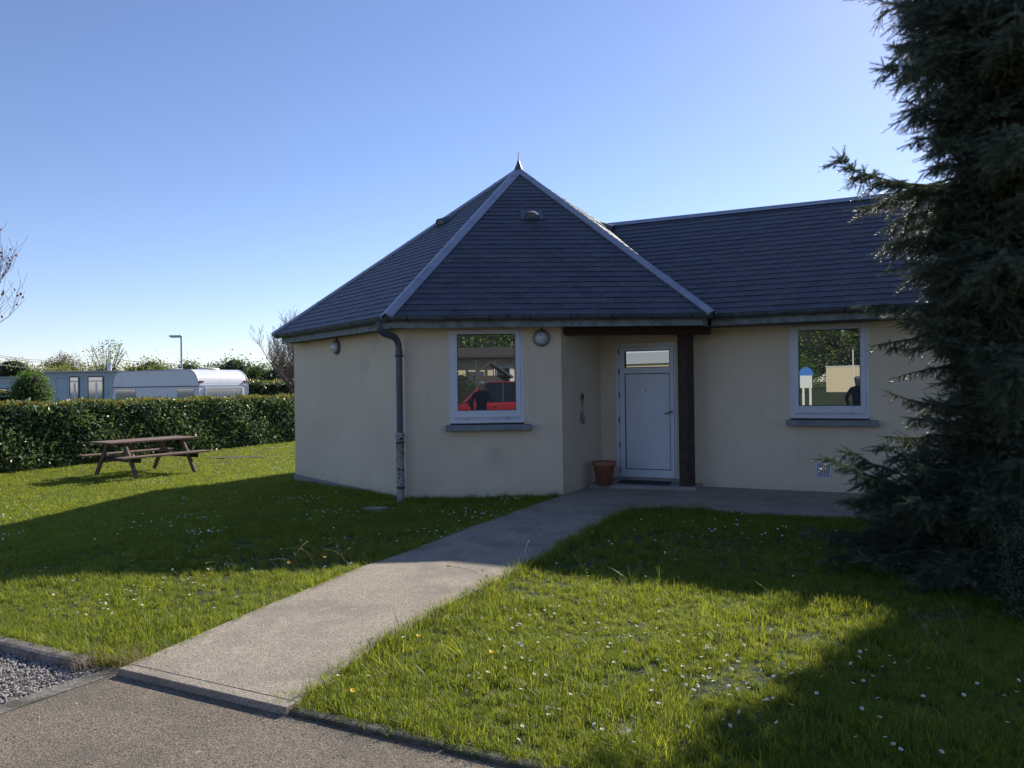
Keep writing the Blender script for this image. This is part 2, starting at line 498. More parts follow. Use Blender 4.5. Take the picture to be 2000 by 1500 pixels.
# ------------------------------------------------------------------ the house
def unit(x, y):
    l = math.hypot(x, y)
    return Vector((x / l, y / l, 0))
C1 = Vector((-1.529, 10.66, 0))
fdir = unit(1, 0.041)
fn = Vector((fdir.y, -fdir.x, 0))
C2 = C1 + fdir * 2.25
C0 = Vector((-4.08, 13.92, 0))
ldir = (C1 - C0).normalized()
ln = Vector((ldir.y, -ldir.x, 0))
Wc = Vector((4.57, 10.7, 0))
wdir = unit(0.91, -0.4147)
wn = Vector((wdir.y, -wdir.x, 0))
IC = Wc + wdir * (-3.432)
idir = (IC - C2).normalized()
inn = Vector((idir.y, -idir.x, 0))
WALL_TOP = 2.47
house = thing('house', 'single-storey beige rendered house with pyramid slate roof and recessed white door', 'house', (0.5, 12.5, 0))
house_inv = Vector((-0.5, -12.5, 0))
def hb(o):
    """keep world placement under the house empty"""
    o.location = Vector(o.location) + house_inv
    return o

def wall(name, p0, d, nrm, L, z0, z1, m, openings=(), depth=0.12, parent=None):
    mb = MB()
    ts = sorted({0.0, L} | {a for o in openings for a in o[:2]})
    zs = sorted({z0, z1} | {a for o in openings for a in o[2:4]})
    P = lambda t, z, dp=0.0: p0 + d * t - nrm * dp + Vector((0, 0, z))
    for i in range(len(ts) - 1):
        for k in range(len(zs) - 1):
            tm, zm = (ts[i] + ts[i + 1]) / 2, (zs[k] + zs[k + 1]) / 2
            if any(o[0] < tm < o[1] and o[2] < zm < o[3] for o in openings):
                continue
            mb.add([P(ts[i], zs[k]), P(ts[i + 1], zs[k]), P(ts[i + 1], zs[k + 1]), P(ts[i], zs[k + 1])], [(0, 1, 2, 3)])
    for a, b, c, e in openings:
        for q in ([P(a, c), P(a, e), P(a, e, depth), P(a, c, depth)], [P(b, c), P(b, c, depth), P(b, e, depth), P(b, e)],
                  [P(a, c), P(a, c, depth), P(b, c, depth), P(b, c)], [P(a, e), P(b, e), P(b, e, depth), P(a, e, depth)]):
            mb.add(q, [(0, 1, 2, 3)])
    # back face so that the wall has thickness
    mb.add([P(0, z0, 0.3), P(L, z0, 0.3), P(L, z1, 0.3), P(0, z1, 0.3)], [(0, 3, 2, 1)])
    return hb(mb.build(name, m, parent or house, fix=False))

WT0 = 0.629        # window t range on the front wall, from C1
wall('wall', C1, fdir, fn, 2.25, -0.2, WALL_TOP, MT['render'], [(WT0, WT0 + 1.07, 1.03, 2.42)])
wall('wall', C0, ldir, ln, (C1 - C0).length, 0.0, WALL_TOP, MT['render'])
wall('wall', C2, idir, inn, (IC - C2).length, -0.2, WALL_TOP, MT['render'])
WS = IC
DT = (-3.173 + 3.432, -2.197 + 3.432)
RT = (-0.528 + 3.432, 0.524 + 3.432)
wall('wall', WS, wdir, wn, 12.0, -0.2, WALL_TOP, MT['render'], [(DT[0], DT[1], 0.10, 2.25), (RT[0], RT[1], 1.03, 2.42)])
# the walls out of sight, to close the body
WE = IC + wdir * 12.0
back = [C0, Vector((-3.6, 17.6, 0)), Vector((0.4, 19.2, 0)), Vector((3.3, 16.9, 0)), WE - wn * 3.7, WE]
for a, b in zip(back[:-1], back[1:]):
    d = (a - b).normalized()
    wall('wall', b, d, Vector((d.y, -d.x, 0)), (a - b).length, -0.4, WALL_TOP, MT['render'])
pl = MB()
pl.beam(C0 + ln * 0.0 + Vector((0, 0, -0.2)), C1 + Vector((0, 0, -0.2)), 0.05, 0.402)
hb(pl.build('plinth', MT['plinth'], house, bevel=0.008))

# ---- windows
def window(p0, d, nrm, t0, t1, label, ptilt=0.0):
    """opening t0..t1, z 1.03..2.42; the sash stands 5 cm behind the wall face"""
    rz = math.atan2(d.y, d.x)
    Q = Matrix.Rotation(rz, 3, 'Z')
    org = p0 + d * ((t0 + t1) / 2) - nrm * 0.03
    wid = t1 - t0
    B = lambda mb, x, y, z, sx, sy, sz: mb.box(org + Q @ Vector((x, y, z)), (sx, sy, sz), mtx=Q)
    z0, z1 = 1.06, 2.415
    fr = MB()
    fw = 0.055
    B(fr, -wid / 2 + fw / 2, 0, (z0 + z1) / 2, fw, 0.07, z1 - z0)
    B(fr, wid / 2 - fw / 2, 0, (z0 + z1) / 2, fw, 0.07, z1 - z0)
    B(fr, 0, 0, z1 - fw / 2, wid - 2 * fw, 0.07, fw)
    B(fr, 0, 0, z0 + 0.03, wid - 2 * fw, 0.07, 0.06)
    win = hb(fr.build('window', MT['pvc_white'], house, bevel=0.004))
    if label:
        win['label'] = label
    gx = wid / 2 - 0.115
    gz0, gz1 = 1.245, 2.345
    sh = MB()
    ww = wid / 2 - 0.045 - gx
    B(sh, -(gx + ww / 2), -0.012, (gz0 + gz1) / 2 - 0.0275, ww, 0.07, gz1 - gz0 + 0.185)
    B(sh, gx + ww / 2, -0.012, (gz0 + gz1) / 2 - 0.0275, ww, 0.07, gz1 - gz0 + 0.185)
    B(sh, 0, -0.012, gz1 + 0.0325, 2 * gx, 0.07, 0.065)
    B(sh, 0, -0.012, gz0 - 0.06, 2 * gx, 0.07, 0.12)
    o = hb(sh.build('sash', MT['pvc_white'], house, bevel=0.006))
    o.parent = win; o.location = (0, 0, 0)
    g = MB()
    for (x, z, sx, sz) in ((-gx + 0.004, (gz0 + gz1) / 2, 0.008, gz1 - gz0), (gx - 0.004, (gz0 + gz1) / 2, 0.008, gz1 - gz0), (0, gz1 - 0.004, 2 * gx - 0.016, 0.008), (0, gz0 + 0.004, 2 * gx - 0.016, 0.008)):
        B(g, x, -0.02, z, sx, 0.04, sz)
    o = hb(g.build('gasket', MT['gasket'], house)); o.parent = win; o.location = (0, 0, 0)
    g = MB()
    tq = Q @ Matrix.Rotation(R(ptilt), 3, 'Z')
    g.box(org + Q @ Vector((0, 0, (gz0 + gz1) / 2)), (2 * gx - 0.012, 0.012, gz1 - gz0 - 0.016), mtx=tq)
    o = hb(g.build('pane', MT['glass'], house)); o.parent = win; o.location = (0, 0, 0)
    g = MB()
    B(g, 0, -0.052, 1.155, wid - 0.16, 0.03, 0.012)
    B(g, 0, -0.055, 1.085, wid - 0.01, 0.045, 0.035)
    o = hb(g.build('drip_rail', MT['pvc_white'], house, bevel=0.004)); o.parent = win; o.location = (0, 0, 0)
    for x in (-0.28, 0.3):
        g = MB()
        B(g, x, -0.052, 1.13, 0.035, 0.012, 0.01)
        o = hb(g.build('drain_cap', MT['sill'], house)); o.parent = win; o.location = (0, 0, 0)
    s = MB()
    B(s, 0.02, -0.05, 1.0, wid + 0.16, 0.25, 0.085)
    hb(s.build('window_sill', MT['sill'], house, bevel=0.01))
    s = MB()
    B(s, 0, 0.03, 1.052, wid - 0.002, 0.06, 0.014)
    o = hb(s.build('seal', MT['gasket'], house)); o.parent = win; o.location = (0, 0, 0)
    return win
window(C1, fdir, fn, WT0, WT0 + 1.07, 'white framed window between the downpipe and the recess')
window(WS, wdir, wn, RT[0], RT[1], 'white framed window nearest the conifer', -0.12)
house_children_at_origin = None

# ---- door
def door():
    d, nrm = wdir, wn
    rz = math.atan2(d.y, d.x)
    Q = Matrix.Rotation(rz, 3, 'Z')
    wid = DT[1] - DT[0]
    org = WS + d * ((DT[0] + DT[1]) / 2) - nrm * 0.02
    B = lambda mb, x, y, z, sx, sy, sz: mb.box(org + Q @ Vector((x, y, z)), (sx, sy, sz), mtx=Q)
    z0, z1 = 0.10, 2.25
    fr = MB()
    B(fr, -wid / 2 + 0.03, 0, (z0 + z1) / 2, 0.06, 0.08, z1 - z0)
    B(fr, wid / 2 - 0.015, 0, (z0 + z1) / 2, 0.03, 0.08, z1 - z0)
    B(fr, -0.015 + 0.03, 0, z1 - 0.03, wid - 0.09, 0.08, 0.06)
    dr = hb(fr.build('door', MT['pvc_white'], house, bevel=0.004))
    dr['label'] = 'white front door with a narrow top pane'
    xl, xr = -wid / 2 + 0.066, wid / 2 - 0.034
    zc = [0.112, 0.235, 1.765, 1.86, 2.13, 2.185]
    px0, px1 = xl + 0.085, xr - 0.06
    lf = MB()
    B(lf, (xl + px0) / 2, -0.015, (zc[0] + zc[5]) / 2, px0 - xl, 0.075, zc[5] - zc[0])
    B(lf, (xr + px1) / 2, -0.015, (zc[0] + zc[5]) / 2, xr - px1, 0.075, zc[5] - zc[0])
    B(lf, (px0 + px1) / 2, -0.015, (zc[0] + zc[1]) / 2, px1 - px0, 0.075, zc[1] - zc[0])
    B(lf, (px0 + px1) / 2, -0.015, (zc[2] + zc[3]) / 2, px1 - px0, 0.075, zc[3] - zc[2])
    B(lf, (px0 + px1) / 2, -0.015, (zc[4] + zc[5]) / 2, px1 - px0, 0.075, zc[5] - zc[4])
    def kid(mb, nm, m, **k):
        o = hb(mb.build(nm, m, house, **k)); o.parent = dr; o.location = (0, 0, 0)
        return o
    kid(lf, 'leaf_frame', MT['pvc_white'], bevel=0.004)
    g = MB()
    for a, b in ((1, 2), (3, 4)):
        for (x, z, sx, sz) in ((px0 + 0.005, (zc[a] + zc[b]) / 2, 0.01, zc[b] - zc[a]), (px1 - 0.005, (zc[a] + zc[b]) / 2, 0.01, zc[b] - zc[a]),
                               ((px0 + px1) / 2, zc[b] - 0.005, px1 - px0 - 0.02, 0.01), ((px0 + px1) / 2, zc[a] + 0.005, px1 - px0 - 0.02, 0.01)):
            B(g, x, -0.02, z, sx, 0.05, sz)
    kid(g, 'gasket', MT['gasket'])
    n = 9
    wpl = (px1 - px0 - 0.02) / n
    for i in range(n):
        g = MB()
        B(g, px0 + 0.01 + wpl * (i + 0.5), -0.012, (zc[1] + zc[2]) / 2, wpl - 0.0008, 0.03, zc[2] - zc[1] - 0.02)
        kid(g, 'plank', MT['pvc_white'])
    g = MB()
    B(g, (px0 + px1) / 2, 0.0, (zc[3] + zc[4]) / 2, px1 - px0 - 0.02, 0.012, zc[4] - zc[3] - 0.02)
    kid(g, 'pane', MT['glass'])
    for z in (0.22, 0.62, 1.02, 1.42, 1.80, 2.12):
        g = MB()
        g.tube([org + Q @ Vector((xl - 0.006, -0.055, z - 0.045)), org + Q @ Vector((xl - 0.006, -0.055, z + 0.045))], 0.009, 8)
        kid(g, 'hinge', MT['gasket'])
    g = MB()
    hx = xr - 0.03
    g.tube([org + Q @ Vector(v) for v in ((hx, -0.06, 1.16), (hx, -0.11, 1.16), (hx - 0.02, -0.12, 1.155), (hx - 0.12, -0.12, 1.12))], 0.009, 8)
    kid(g, 'handle', MT['dark_metal'])
    g = MB()
    g.lathe([(0.0, 0.006), (0.01, 0.004), (0.011, 0)], 10, org + Q @ Vector((0.0, -0.029, 1.49)), mtx=Q @ Matrix.Rotation(R(90), 3, 'X'))
    kid(g, 'peephole', MT['dark_metal'])
    st = MB()
    B(st, 0.0, 0.02, 0.05, wid + 0.1, 0.14, 0.095)
    kid(st, 'threshold', MT['step'])
door()
# raised slab before the door
stp = MB()
a = IC + wdir * 0.05 + wn * 0.0
stp.prism([(IC + wdir * 0.02).to_2d(), (IC + wdir * 1.62).to_2d(), (IC + wdir * 1.62 + wn * 0.5).to_2d(), (IC + wdir * 0.02 + wn * 0.62 - idir * 0.1).to_2d()], -0.1, 0.055)
hb(stp.build('doorstep', MT['step'], house, bevel=0.008))

# ---- post and beam of the recess
ZE = 2.565           # gutter lip height
po = MB()
PB = Vector((2.62, 11.18, 0))
po.box(PB + Vector((0, 0, 1.22)), (0.17, 0.17, 2.34), rz=R(38))
hb(po.build('post', MT['dark_wood'], house, bevel=0.006))
be = MB()
bs = C2 + Vector((0.05, 0.12, 0))
be.beam(bs + Vector((0, 0, 2.40)), PB + fdir * 0.35 + Vector((0, -0.05, 2.40)), 0.14, 0.15)
hb(be.build('beam', MT['dark_wood'], house, bevel=0.006))

# ---- eaves
FL = Vector((-1.72, 10.19, ZE))
FR = Vector((2.82, 10.19 + 4.54 * 0.041, ZE))
K = Vector((-4.29, 13.45, ZE)) + (Vector((-4.29, 13.45, 0)) - Vector((-1.72, 10.19, 0))) * 0.02
A = Vector((0.18, 14.15, 5.70))
RB = FR + Vector((0.48, 0.877, 0)) * 4.6
B1 = Vector((-3.9, 17.9, ZE))
B2 = Vector((0.3, 19.6, ZE))
WOV = 0.75
WG = Wc + wn * WOV + Vector((0, 0, ZE + 0.012))
WRUN = 2.55
WSL = 0.785
WRIDGE_Z = WG.z + WRUN * WSL
wg0 = WG - wdir * 1.62      # near the pyramid corner
wg1 = WG + wdir * 8.6

def clip(poly, tri):
    """clip 2d polygon by a ccw convex polygon"""
    out = poly
    n = len(tri)
    for i in range(n):
        a, b = tri[i], tri[(i + 1) % n]
        ex, ey = b[0] - a[0], b[1] - a[1]
        inside = lambda p: ex * (p[1] - a[1]) - ey * (p[0] - a[0]) >= -1e-9
        res = []
        for j in range(len(out)):
            p, q = out[j], out[(j + 1) % len(out)]
            ip, iq = inside(p), inside(q)
            if ip:
                res.append(p)
            if ip != iq:
                d0 = ex * (p[1] - a[1]) - ey * (p[0] - a[0])
                d1 = ex * (q[1] - a[1]) - ey * (q[0] - a[0])
                t = d0 / (d0 - d1)
                res.append((p[0] + (q[0] - p[0]) * t, p[1] + (q[1] - p[1]) * t))
        out = res
        if len(out) < 3:
            return []
    return out

SW_, SG = 0.29, 0.146
def slates(p_left, p_right, poly2d_fn, up, singles, parent, hooks, rng, keep=None):
    """rows of slates on a plane: origin p_left, u to p_right, v along up. poly2d: ccw outline in (u, v)"""
    u = (p_right - p_left).normalized()
    nrm = u.cross(up).normalized()
    if nrm.z < 0:
        nrm = -nrm
    outline = poly2d_fn
    umin = min(p[0] for p in outline); umax = max(p[0] for p in outline); vmax = max(p[1] for p in outline)
    pool = {}
    stuff = MB()
    st_t = []
    out = []
    row = 0
    v = 0.0
    while v < vmax:
        off = (row % 2) * SW_ / 2
        c = math.floor((umin - off) / SW_) - 1
        while c * SW_ + off < umax:
            u0 = c * SW_ + off + 0.0018
            u1 = u0 + SW_ - 0.0036
            c += 1
            ov = 0.02
            rect = [(u0, v - 0.003), (u1, v - 0.003), (u1, v + SG + ov), (u0, v + SG + ov)]
            cp = clip(rect, outline)
            if len(cp) < 3:
                continue
            ar = 0.5 * abs(sum(cp[i][0] * cp[(i + 1) % len(cp)][1] - cp[(i + 1) % len(cp)][0] * cp[i][1] for i in range(len(cp))))
            if ar < 0.0008:
                continue
            cu, cv = (u0 + u1) / 2, v
            wpos = p_left + u * cu + up * cv
            if keep and not keep(wpos):
                continue
            full = ar > 0.995 * (u1 - u0) * (SG + ov + 0.003)
            lift = rng.uniform(0.0, 0.005)
            tw = rng.uniform(-0.0025, 0.0025)
            def top(p):
                return 0.0165 - 0.0085 * (p[1] - v) / (SG + ov) + 0.6 * lift * (1 - (p[1] - v) / (SG + ov)) + tw * (p[0] - cu) / SW_
            vs = [(p[0] - cu, p[1] - cv, top(p)) for p in cp] + [(p[0] - cu, p[1] - cv, top(p) - 0.006) for p in cp]
            n = len(cp)
            fs = [tuple(range(n)), tuple(reversed(range(n, 2 * n)))] + [(i, n + i, n + (i + 1) % n, (i + 1) % n) for i in range(n)]
            out.append((wpos, vs, fs, full, cu, cv))
            if cp[0][1] < v + 0.001 and full:
                hooks.append(p_left + u * cu + up * (v - 0.004) + nrm * 0.019)
        row += 1
        v += SG
    Rm = Matrix((u, up, nrm)).transposed()
    for wpos, vs, fs, full, cu, cv in out:
        if singles > 0:
            singles -= 1
            if full:
                key = rng.randrange(6)
                if key not in pool:
                    me = bpy.data.meshes.new('slate')
                    me.from_pydata(vs, [], fs)
                    me.materials.append(MT['slate'])
                    pool[key] = me
                me = pool[key]
            else:
                me = bpy.data.meshes.new('slate')
                me.from_pydata(vs, [], fs)
                me.materials.append(MT['slate'])
            o = bpy.data.objects.new('slate', me)
            m4 = Rm.to_4x4()
            m4.translation = wpos
            COL.objects.link(o)
            o.parent = parent
            o.matrix_local = m4
        else:
            stuff.add([Rm @ Vector(q) + wpos for q in vs], fs)
            st_t += [rng.random() * 0.85] * len(vs)
    if stuff.v:
        o = stuff.build('slates', MT['slate'], parent, 'stuff', fix=False)
        a = o.data.attributes.new('tint', 'FLOAT', 'POINT')
        a.data.foreach_set('value', st_t)
    return nrm

srng = random.Random(5)
hooks = []
def tri_face(a, b, apex, singles, keep=None):
    """slated triangle; a -> b is the eave, seen from outside left to right"""
    mid = MB()
    mid.add([a, b, apex], [(0, 1, 2)])
    bmdeck = mid.build('roof', MT['slate'], house, fix=False)
    hb(bmdeck)
    u = (b - a).normalized()
    L = (b - a).length
    av = apex - a
    pu = av.dot(u)
    up = (av - u * pu)
    h = up.length
    up.normalize()
    slates(a, b, [(0, 0), (L, 0), (pu, h)], up, singles, bmdeck, hooks, srng, keep)
    return bmdeck

def reparent_fix(o):
    pass

def wing_plane_z(p):
    dd = (Vector((p.x, p.y, 0)) - Vector((WG.x, WG.y, 0))).dot(-wn)
    return WG.z + dd * WSL
rdir3 = RB - FR
rnrm = (FR - A).cross(RB - A).normalized()
if rnrm.z < 0: rnrm = -rnrm
def above_wing(p):
    return p.z > wing_plane_z(p) - 0.25 or (Vector((p.x, p.y, 0)) - Vector((WG.x, WG.y, 0))).dot(-wn) > WRUN
# empties keep the roof decks' frame at the house origin, so child slates use house coordinates
f_front = tri_face(FL, FR, A, 285)
f_left = tri_face(K, FL, A, 0)
f_right = tri_face(FR, RB, A, 0, above_wing)
f_b1 = tri_face(B1, K, A, 0)
dk = MB(); dk.add([RB, B2, A], [(0, 1, 2)]); hb(dk.build('roof', MT['slate'], house, fix=False))
dk = MB(); dk.add([B2, B1, A], [(0, 1, 2)]); hb(dk.build('roof', MT['slate'], house, fix=False))

# wing roof
def half(poly, f):
    res = []
    for j in range(len(poly)):
        p, q = poly[j], poly[(j + 1) % len(poly)]
        a, b = f(p), f(q)
        if a >= 0:
            res.append(p)
        if (a >= 0) != (b >= 0):
            t = a / (a - b)
            res.append((p[0] + (q[0] - p[0]) * t, p[1] + (q[1] - p[1]) * t))
    return res
wo_ = WG - wdir * 4.6
wup = (-wn + Vector((0, 0, WSL)))
wh = WRUN * wup.length
wup.normalize()
wL = 4.6 + 8.6
outl = half([(0, 0), (wL, 0), (wL, wh), (0, wh)], lambda p: rnrm.dot(wo_ + wdir * p[0] + wup * p[1] - FR) + 0.01)
dk = MB()
dk.add([wo_ + wdir * p[0] + wup * p[1] for p in outl], [tuple(range(len(outl)))])
wroof = hb(dk.build('roof', MT['slate'], house, fix=False))
wroof['label'] = 'long low slate roof slope over the wing'
slates(wo_, wo_ + wdir, outl, wup, 0, wroof, hooks, srng)
ra = wo_ + wdir * 2.0 + wup * wh
rb = WG + wdir * 8.6 + wup * wh
bk = MB()
dn = -wn * WRUN - Vector((0, 0, WRUN * WSL))
bk.add([ra, rb, rb + dn, ra + dn], [(0, 1, 2, 3)])
bk.add([rb, rb + dn, WG + wdir * 8.6], [(0, 1, 2)])
hb(bk.build('roof', MT['slate'], house, fix=False))
rc = MB()
e0 = wo_ + wdir * (min(p[0] for p in outl if p[1] > wh - 1e-3) - 0.05) + wup * wh
rc.add([e0 + Vector((0, 0, 0.045)), rb + Vector((0, 0, 0.045)), rb - wup * 0.13 + wdir * 0 + Vector((0, 0, 0.04)), e0 - wup * 0.13 + Vector((0, 0, 0.04)),
        rb + dn.normalized() * 0.13 + Vector((0, 0, 0.04)), e0 + dn.normalized() * 0.13 + Vector((0, 0, 0.04))], [(0, 1, 2, 3), (1, 0, 5, 4)])
hb(rc.build('ridge_flashing', MT['zinc'], house, fix=False))

# nail-like slate hooks
hm = MB()
for p in hooks:
    hm.box(p, (0.009, 0.009, 0.011))
hh = hb(hm.build('slate_hooks', MT['zinc'], house, 'stuff', fix=False))

def hip(a, b, n1, n2, wd=0.10):
    d = (b - a).normalized()
    s1 = n1.cross(d); s2 = n2.cross(d)
    mid1 = s1 if (s1.dot(n2) < 0) else -s1
    mid2 = s2 if (s2.dot(n1) < 0) else -s2
    nn = (n1 + n2).normalized()
    mb = MB()
    t = 0.034
    p = lambda q, s_, n_, h: q + s_ * wd + n_ * h
    top = (n1 + n2).normalized() * 0.055
    for s_, n_ in ((mid1, n1), (mid2, n2)):
        vs = [a + top, b + top, p(b, s_, n_, t), p(a, s_, n_, t), p(b, s_, n_, 0.0), p(a, s_, n_, 0.0)]
        mb.add(vs, [(0, 1, 2, 3), (3, 2, 4, 5), (0, 3, 5)])
    # lapped joints of the sheet
    Lh = (b - a).length
    k = 1.0
    while k < Lh - 0.3:
        q = a + d * k
        for s_, n_ in ((mid1, n1), (mid2, n2)):
            e = n_ * 0.004 + nn * 0.002
            vs = [q + top + e, q + d * 0.02 + top + e, p(q + d * 0.02, s_, n_, t) + e, p(q, s_, n_, t) + e]
            mb.add(vs, [(0, 1, 2, 3)])
        k += 1.0
    return hb(mb.build('hip_flashing', MT['zinc'], house, fix=False))
def fnm(a, b):
    n = (b - a).cross(A - a).normalized()
    return n if n.z > 0 else -n
n_front, n_left, n_right, n_b1 = fnm(FL, FR), fnm(K, FL), rnrm, fnm(B1, K)
hip(FL, A, n_front, n_left)
hip(FR, A, n_front, n_right, 0.09)
hip(K, A, n_left, n_b1, 0.09)
hip(B1, A, n_b1, fnm(B2, B1), 0.09)
# finial
fm = MB()
fm.lathe([(0.25, -0.22), (0.15, -0.09), (0.085, 0.02), (0.045, 0.11), (0.014, 0.20), (0.009, 0.22), (0.007, 0.34), (0.0, 0.37)], 7, A)
hb(fm.build('finial', MT['zinc_dark'], house))

def roof_vent(p, up, u, n):
    mb = MB()
    r, L = 0.13, 0.26
    pts = []
    seg = 10
    prof = [(r * math.cos(math.pi * k / seg), r * 0.85 * math.sin(math.pi * k / seg)) for k in range(seg + 1)]
    vs = [p + u * x + n * (y + 0.02) - up * 0.06 for x, y in prof] + [p + u * x * 0.8 + n * (y * 0.45 + 0.02) + up * (L * 0.5) for x, y in prof] + [p + u * x * 0.4 + n * 0.02 + up * L for x, y in prof]
    m_ = seg + 1
    mb.add(vs, [(i, i + 1, m_ + i + 1, m_ + i) for i in range(seg)] + [(m_ + i, m_ + i + 1, 2 * m_ + i + 1, 2 * m_ + i) for i in range(seg)], True)
    q = Matrix((u, up, n)).transposed()
    mb.box(p + n * 0.026 + up * 0.06, (0.38, 0.34, 0.006), mtx=q)
    o = hb(mb.build('roof_vent', MT['zinc_dark'], house))
    g = MB()
    g.add([p + u * x * 0.9 + n * (y * 0.9 + 0.02) - up * 0.045 for x, y in prof], [tuple(range(seg + 1))])
    k = g.build('vent_mesh', MT['sill'], o, fix=False)
def upv(n):
    v = Vector((0, 0, 1)) - n * n.z
    return v.normalized()
def onplane(x, y, p0, n):
    return Vector((x, y, p0.z - (n.x * (x - p0.x) + n.y * (y - p0.y)) / n.z))
roof_vent(onplane(0.373, 12.6, FL, n_front), upv(n_front), (FR - FL).normalized(), n_front)
roof_vent(onplane(-1.23, 13.74, FL, n_left), upv(n_left), (FL - K).normalized(), n_left)
roof_vent(onplane(1.82, 13.75, FR, n_right), upv(n_right), (RB - FR).normalized(), n_right)

# gutters and fascias
def gutter(a, b, out, ext0=0.0, ext1=0.0, nbr=8, label=None):
    d = (b - a).normalized()
    a = a - d * ext0
    b = b + d * ext1
    r = 0.065
    seg = 9
    mb = MB()
    c = -out * r + Vector((0, 0, 0.012))
    ro = [(math.cos(math.pi + math.pi * k / seg), math.sin(math.pi + math.pi * k / seg)) for k in range(seg + 1)]
    P = lambda q, x, z: q + c + out * (-x) + Vector((0, 0, z))
    va, vb = [], []
    for q, L_ in ((a, va), (b, vb)):
        L_ += [P(q, -r * x * -1, r * z) for x, z in ro] + [P(q, (r - 0.004) * x, (r - 0.004) * z) for x, z in reversed(ro)]
    m_ = len(va)
    mb.add(va + vb, [(i, (i + 1) % m_, m_ + (i + 1) % m_, m_ + i) for i in range(m_)], True)
    mb.add(va, [tuple(range(m_))])
    mb.add(vb, [tuple(range(m_))])
    mb.tube([P(a, -r, 0.004), P(b, -r, 0.004)], 0.009, 8)
    mb.tube([P(a, r, 0.004), P(b, r, 0.004)], 0.006, 6)
    g = hb(mb.build('gutter', MT['zinc_dark'], house))
    if label:
        g['label'] = label
    Lg = (b - a).length
    for i in range(nbr):
        q = a + d * (Lg * (i + 0.5) / nbr)
        k = MB()
        vs = []
        rr = r + 0.005
        for e in (-0.008, 0.008):
            vs += [P(q + d * e, rr * x, rr * z) for x, z in ro]
        n_ = seg + 1
        k.add(vs, [(j, j + 1, n_ + j + 1, n_ + j) for j in range(seg)], True)
        k.build('gutter_bracket', MT['gasket'], g, fix=False)
    return g
def fascia(a, b, out, e0=0.0, e1=0.0):
    d = (b - a).normalized()
    off = -out * 0.15 + Vector((0, 0, -0.075))
    mb = MB()
    mb.beam(a + off - d * e0, b + off + d * e1, 0.022, 0.125)
    mb.beam(a + off - d * e0 - Vector((0, 0, 0.066)) + out * 0.004, b + off + d * e1 - Vector((0, 0, 0.066)) + out * 0.004, 0.034, 0.012)
    return hb(mb.build('fascia', MT['fascia'], house))
gutter(FL, FR, fn, 0.0, 0.0, 8)
gutter(K, FL, ln, 0.0, 0.0, 10)
gutter(WG - wdir * 1.60, WG + wdir * 8.6, wn, 0.0, 0.0, 14)
ro_ = Vector((0.91, -0.4147, 0))
fascia(FL, FR, fn, -0.07, -0.10)
fascia(K, FL, ln, -0.07, -0.075)
fascia(WG - wdir * 1.55, WG + wdir * 8.6, wn)
fascia(FR, FR + Vector((0.4147, 0.91, 0)) * 0.42, ro_, -0.10, 0.0)
# soffits
sf = MB()
zf = 2.440
inset = lambda p: Vector((p.x + (A.x - p.x) * 0.04, p.y + (A.y - p.y) * 0.04, zf))
ring = [inset(p) for p in (FL, FR, RB, B2, B1, K)]
sf.add(ring, [tuple(range(6))])
w0 = WG - wdir * 1.6 - wn * 0.15
sf.add([Vector((w0.x, w0.y, zf - 0.006)), Vector((w0.x, w0.y, zf - 0.006)) + wdir * 10.2, Vector((w0.x, w0.y, zf - 0.006)) + wdir * 10.2 - wn * 4.8, Vector((w0.x, w0.y, zf - 0.006)) - wn * 4.8], [(0, 1, 2, 3)])
hb(sf.build('soffit', MT['soffit'], house, fix=False))

# downpipe
dp = MB()
J = Vector((-1.60, 10.545, 0))
O = Vector((-1.825, 10.24, 2.50))
cur = []
p0_, p1_, p2_, p3_ = O, O + Vector((0.0, 0.01, -0.30)), Vector((J.x, J.y, 2.47)), Vector((J.x, J.y, 2.12))
for i in range(15):
    t = i / 14
    cur.append(p0_ * (1 - t) ** 3 + p1_ * 3 * t * (1 - t) ** 2 + p2_ * 3 * t * t * (1 - t) + p3_ * t ** 3)
dp.tube(cur + [Vector((J.x, J.y, 0.93))], 0.047, 14)
dp.tube([Vector((J.x, J.y, 2.06)), Vector((J.x, J.y, 2.12))], 0.054, 14)
dpo = hb(dp.build('downpipe', MT['pvc_grey'], house))
ci = MB()
ci.tube([Vector((J.x, J.y, 0.95)), Vector((J.x, J.y, 0.86)), Vector((J.x, J.y, 0.855)), Vector((J.x, J.y, -0.1))], [0.066, 0.066, 0.056, 0.056], 14)
ci.tube([Vector((J.x, J.y, 0.30)), Vector((J.x, J.y, 0.25))], 0.064, 14)
k = ci.build('cast_iron_pipe', MT['cast_iron'], dpo)
for z in (2.03, 0.80, 0.16):
    bb = MB()
    bb.tube([Vector((J.x, J.y, z)), Vector((J.x, J.y, z + 0.025))], 0.062, 14)
    bb.box(Vector((J.x + 0.03, J.y + 0.07, z + 0.012)), (0.02, 0.1, 0.02))
    bb.build('pipe_bracket', MT['dark_metal'], dpo)

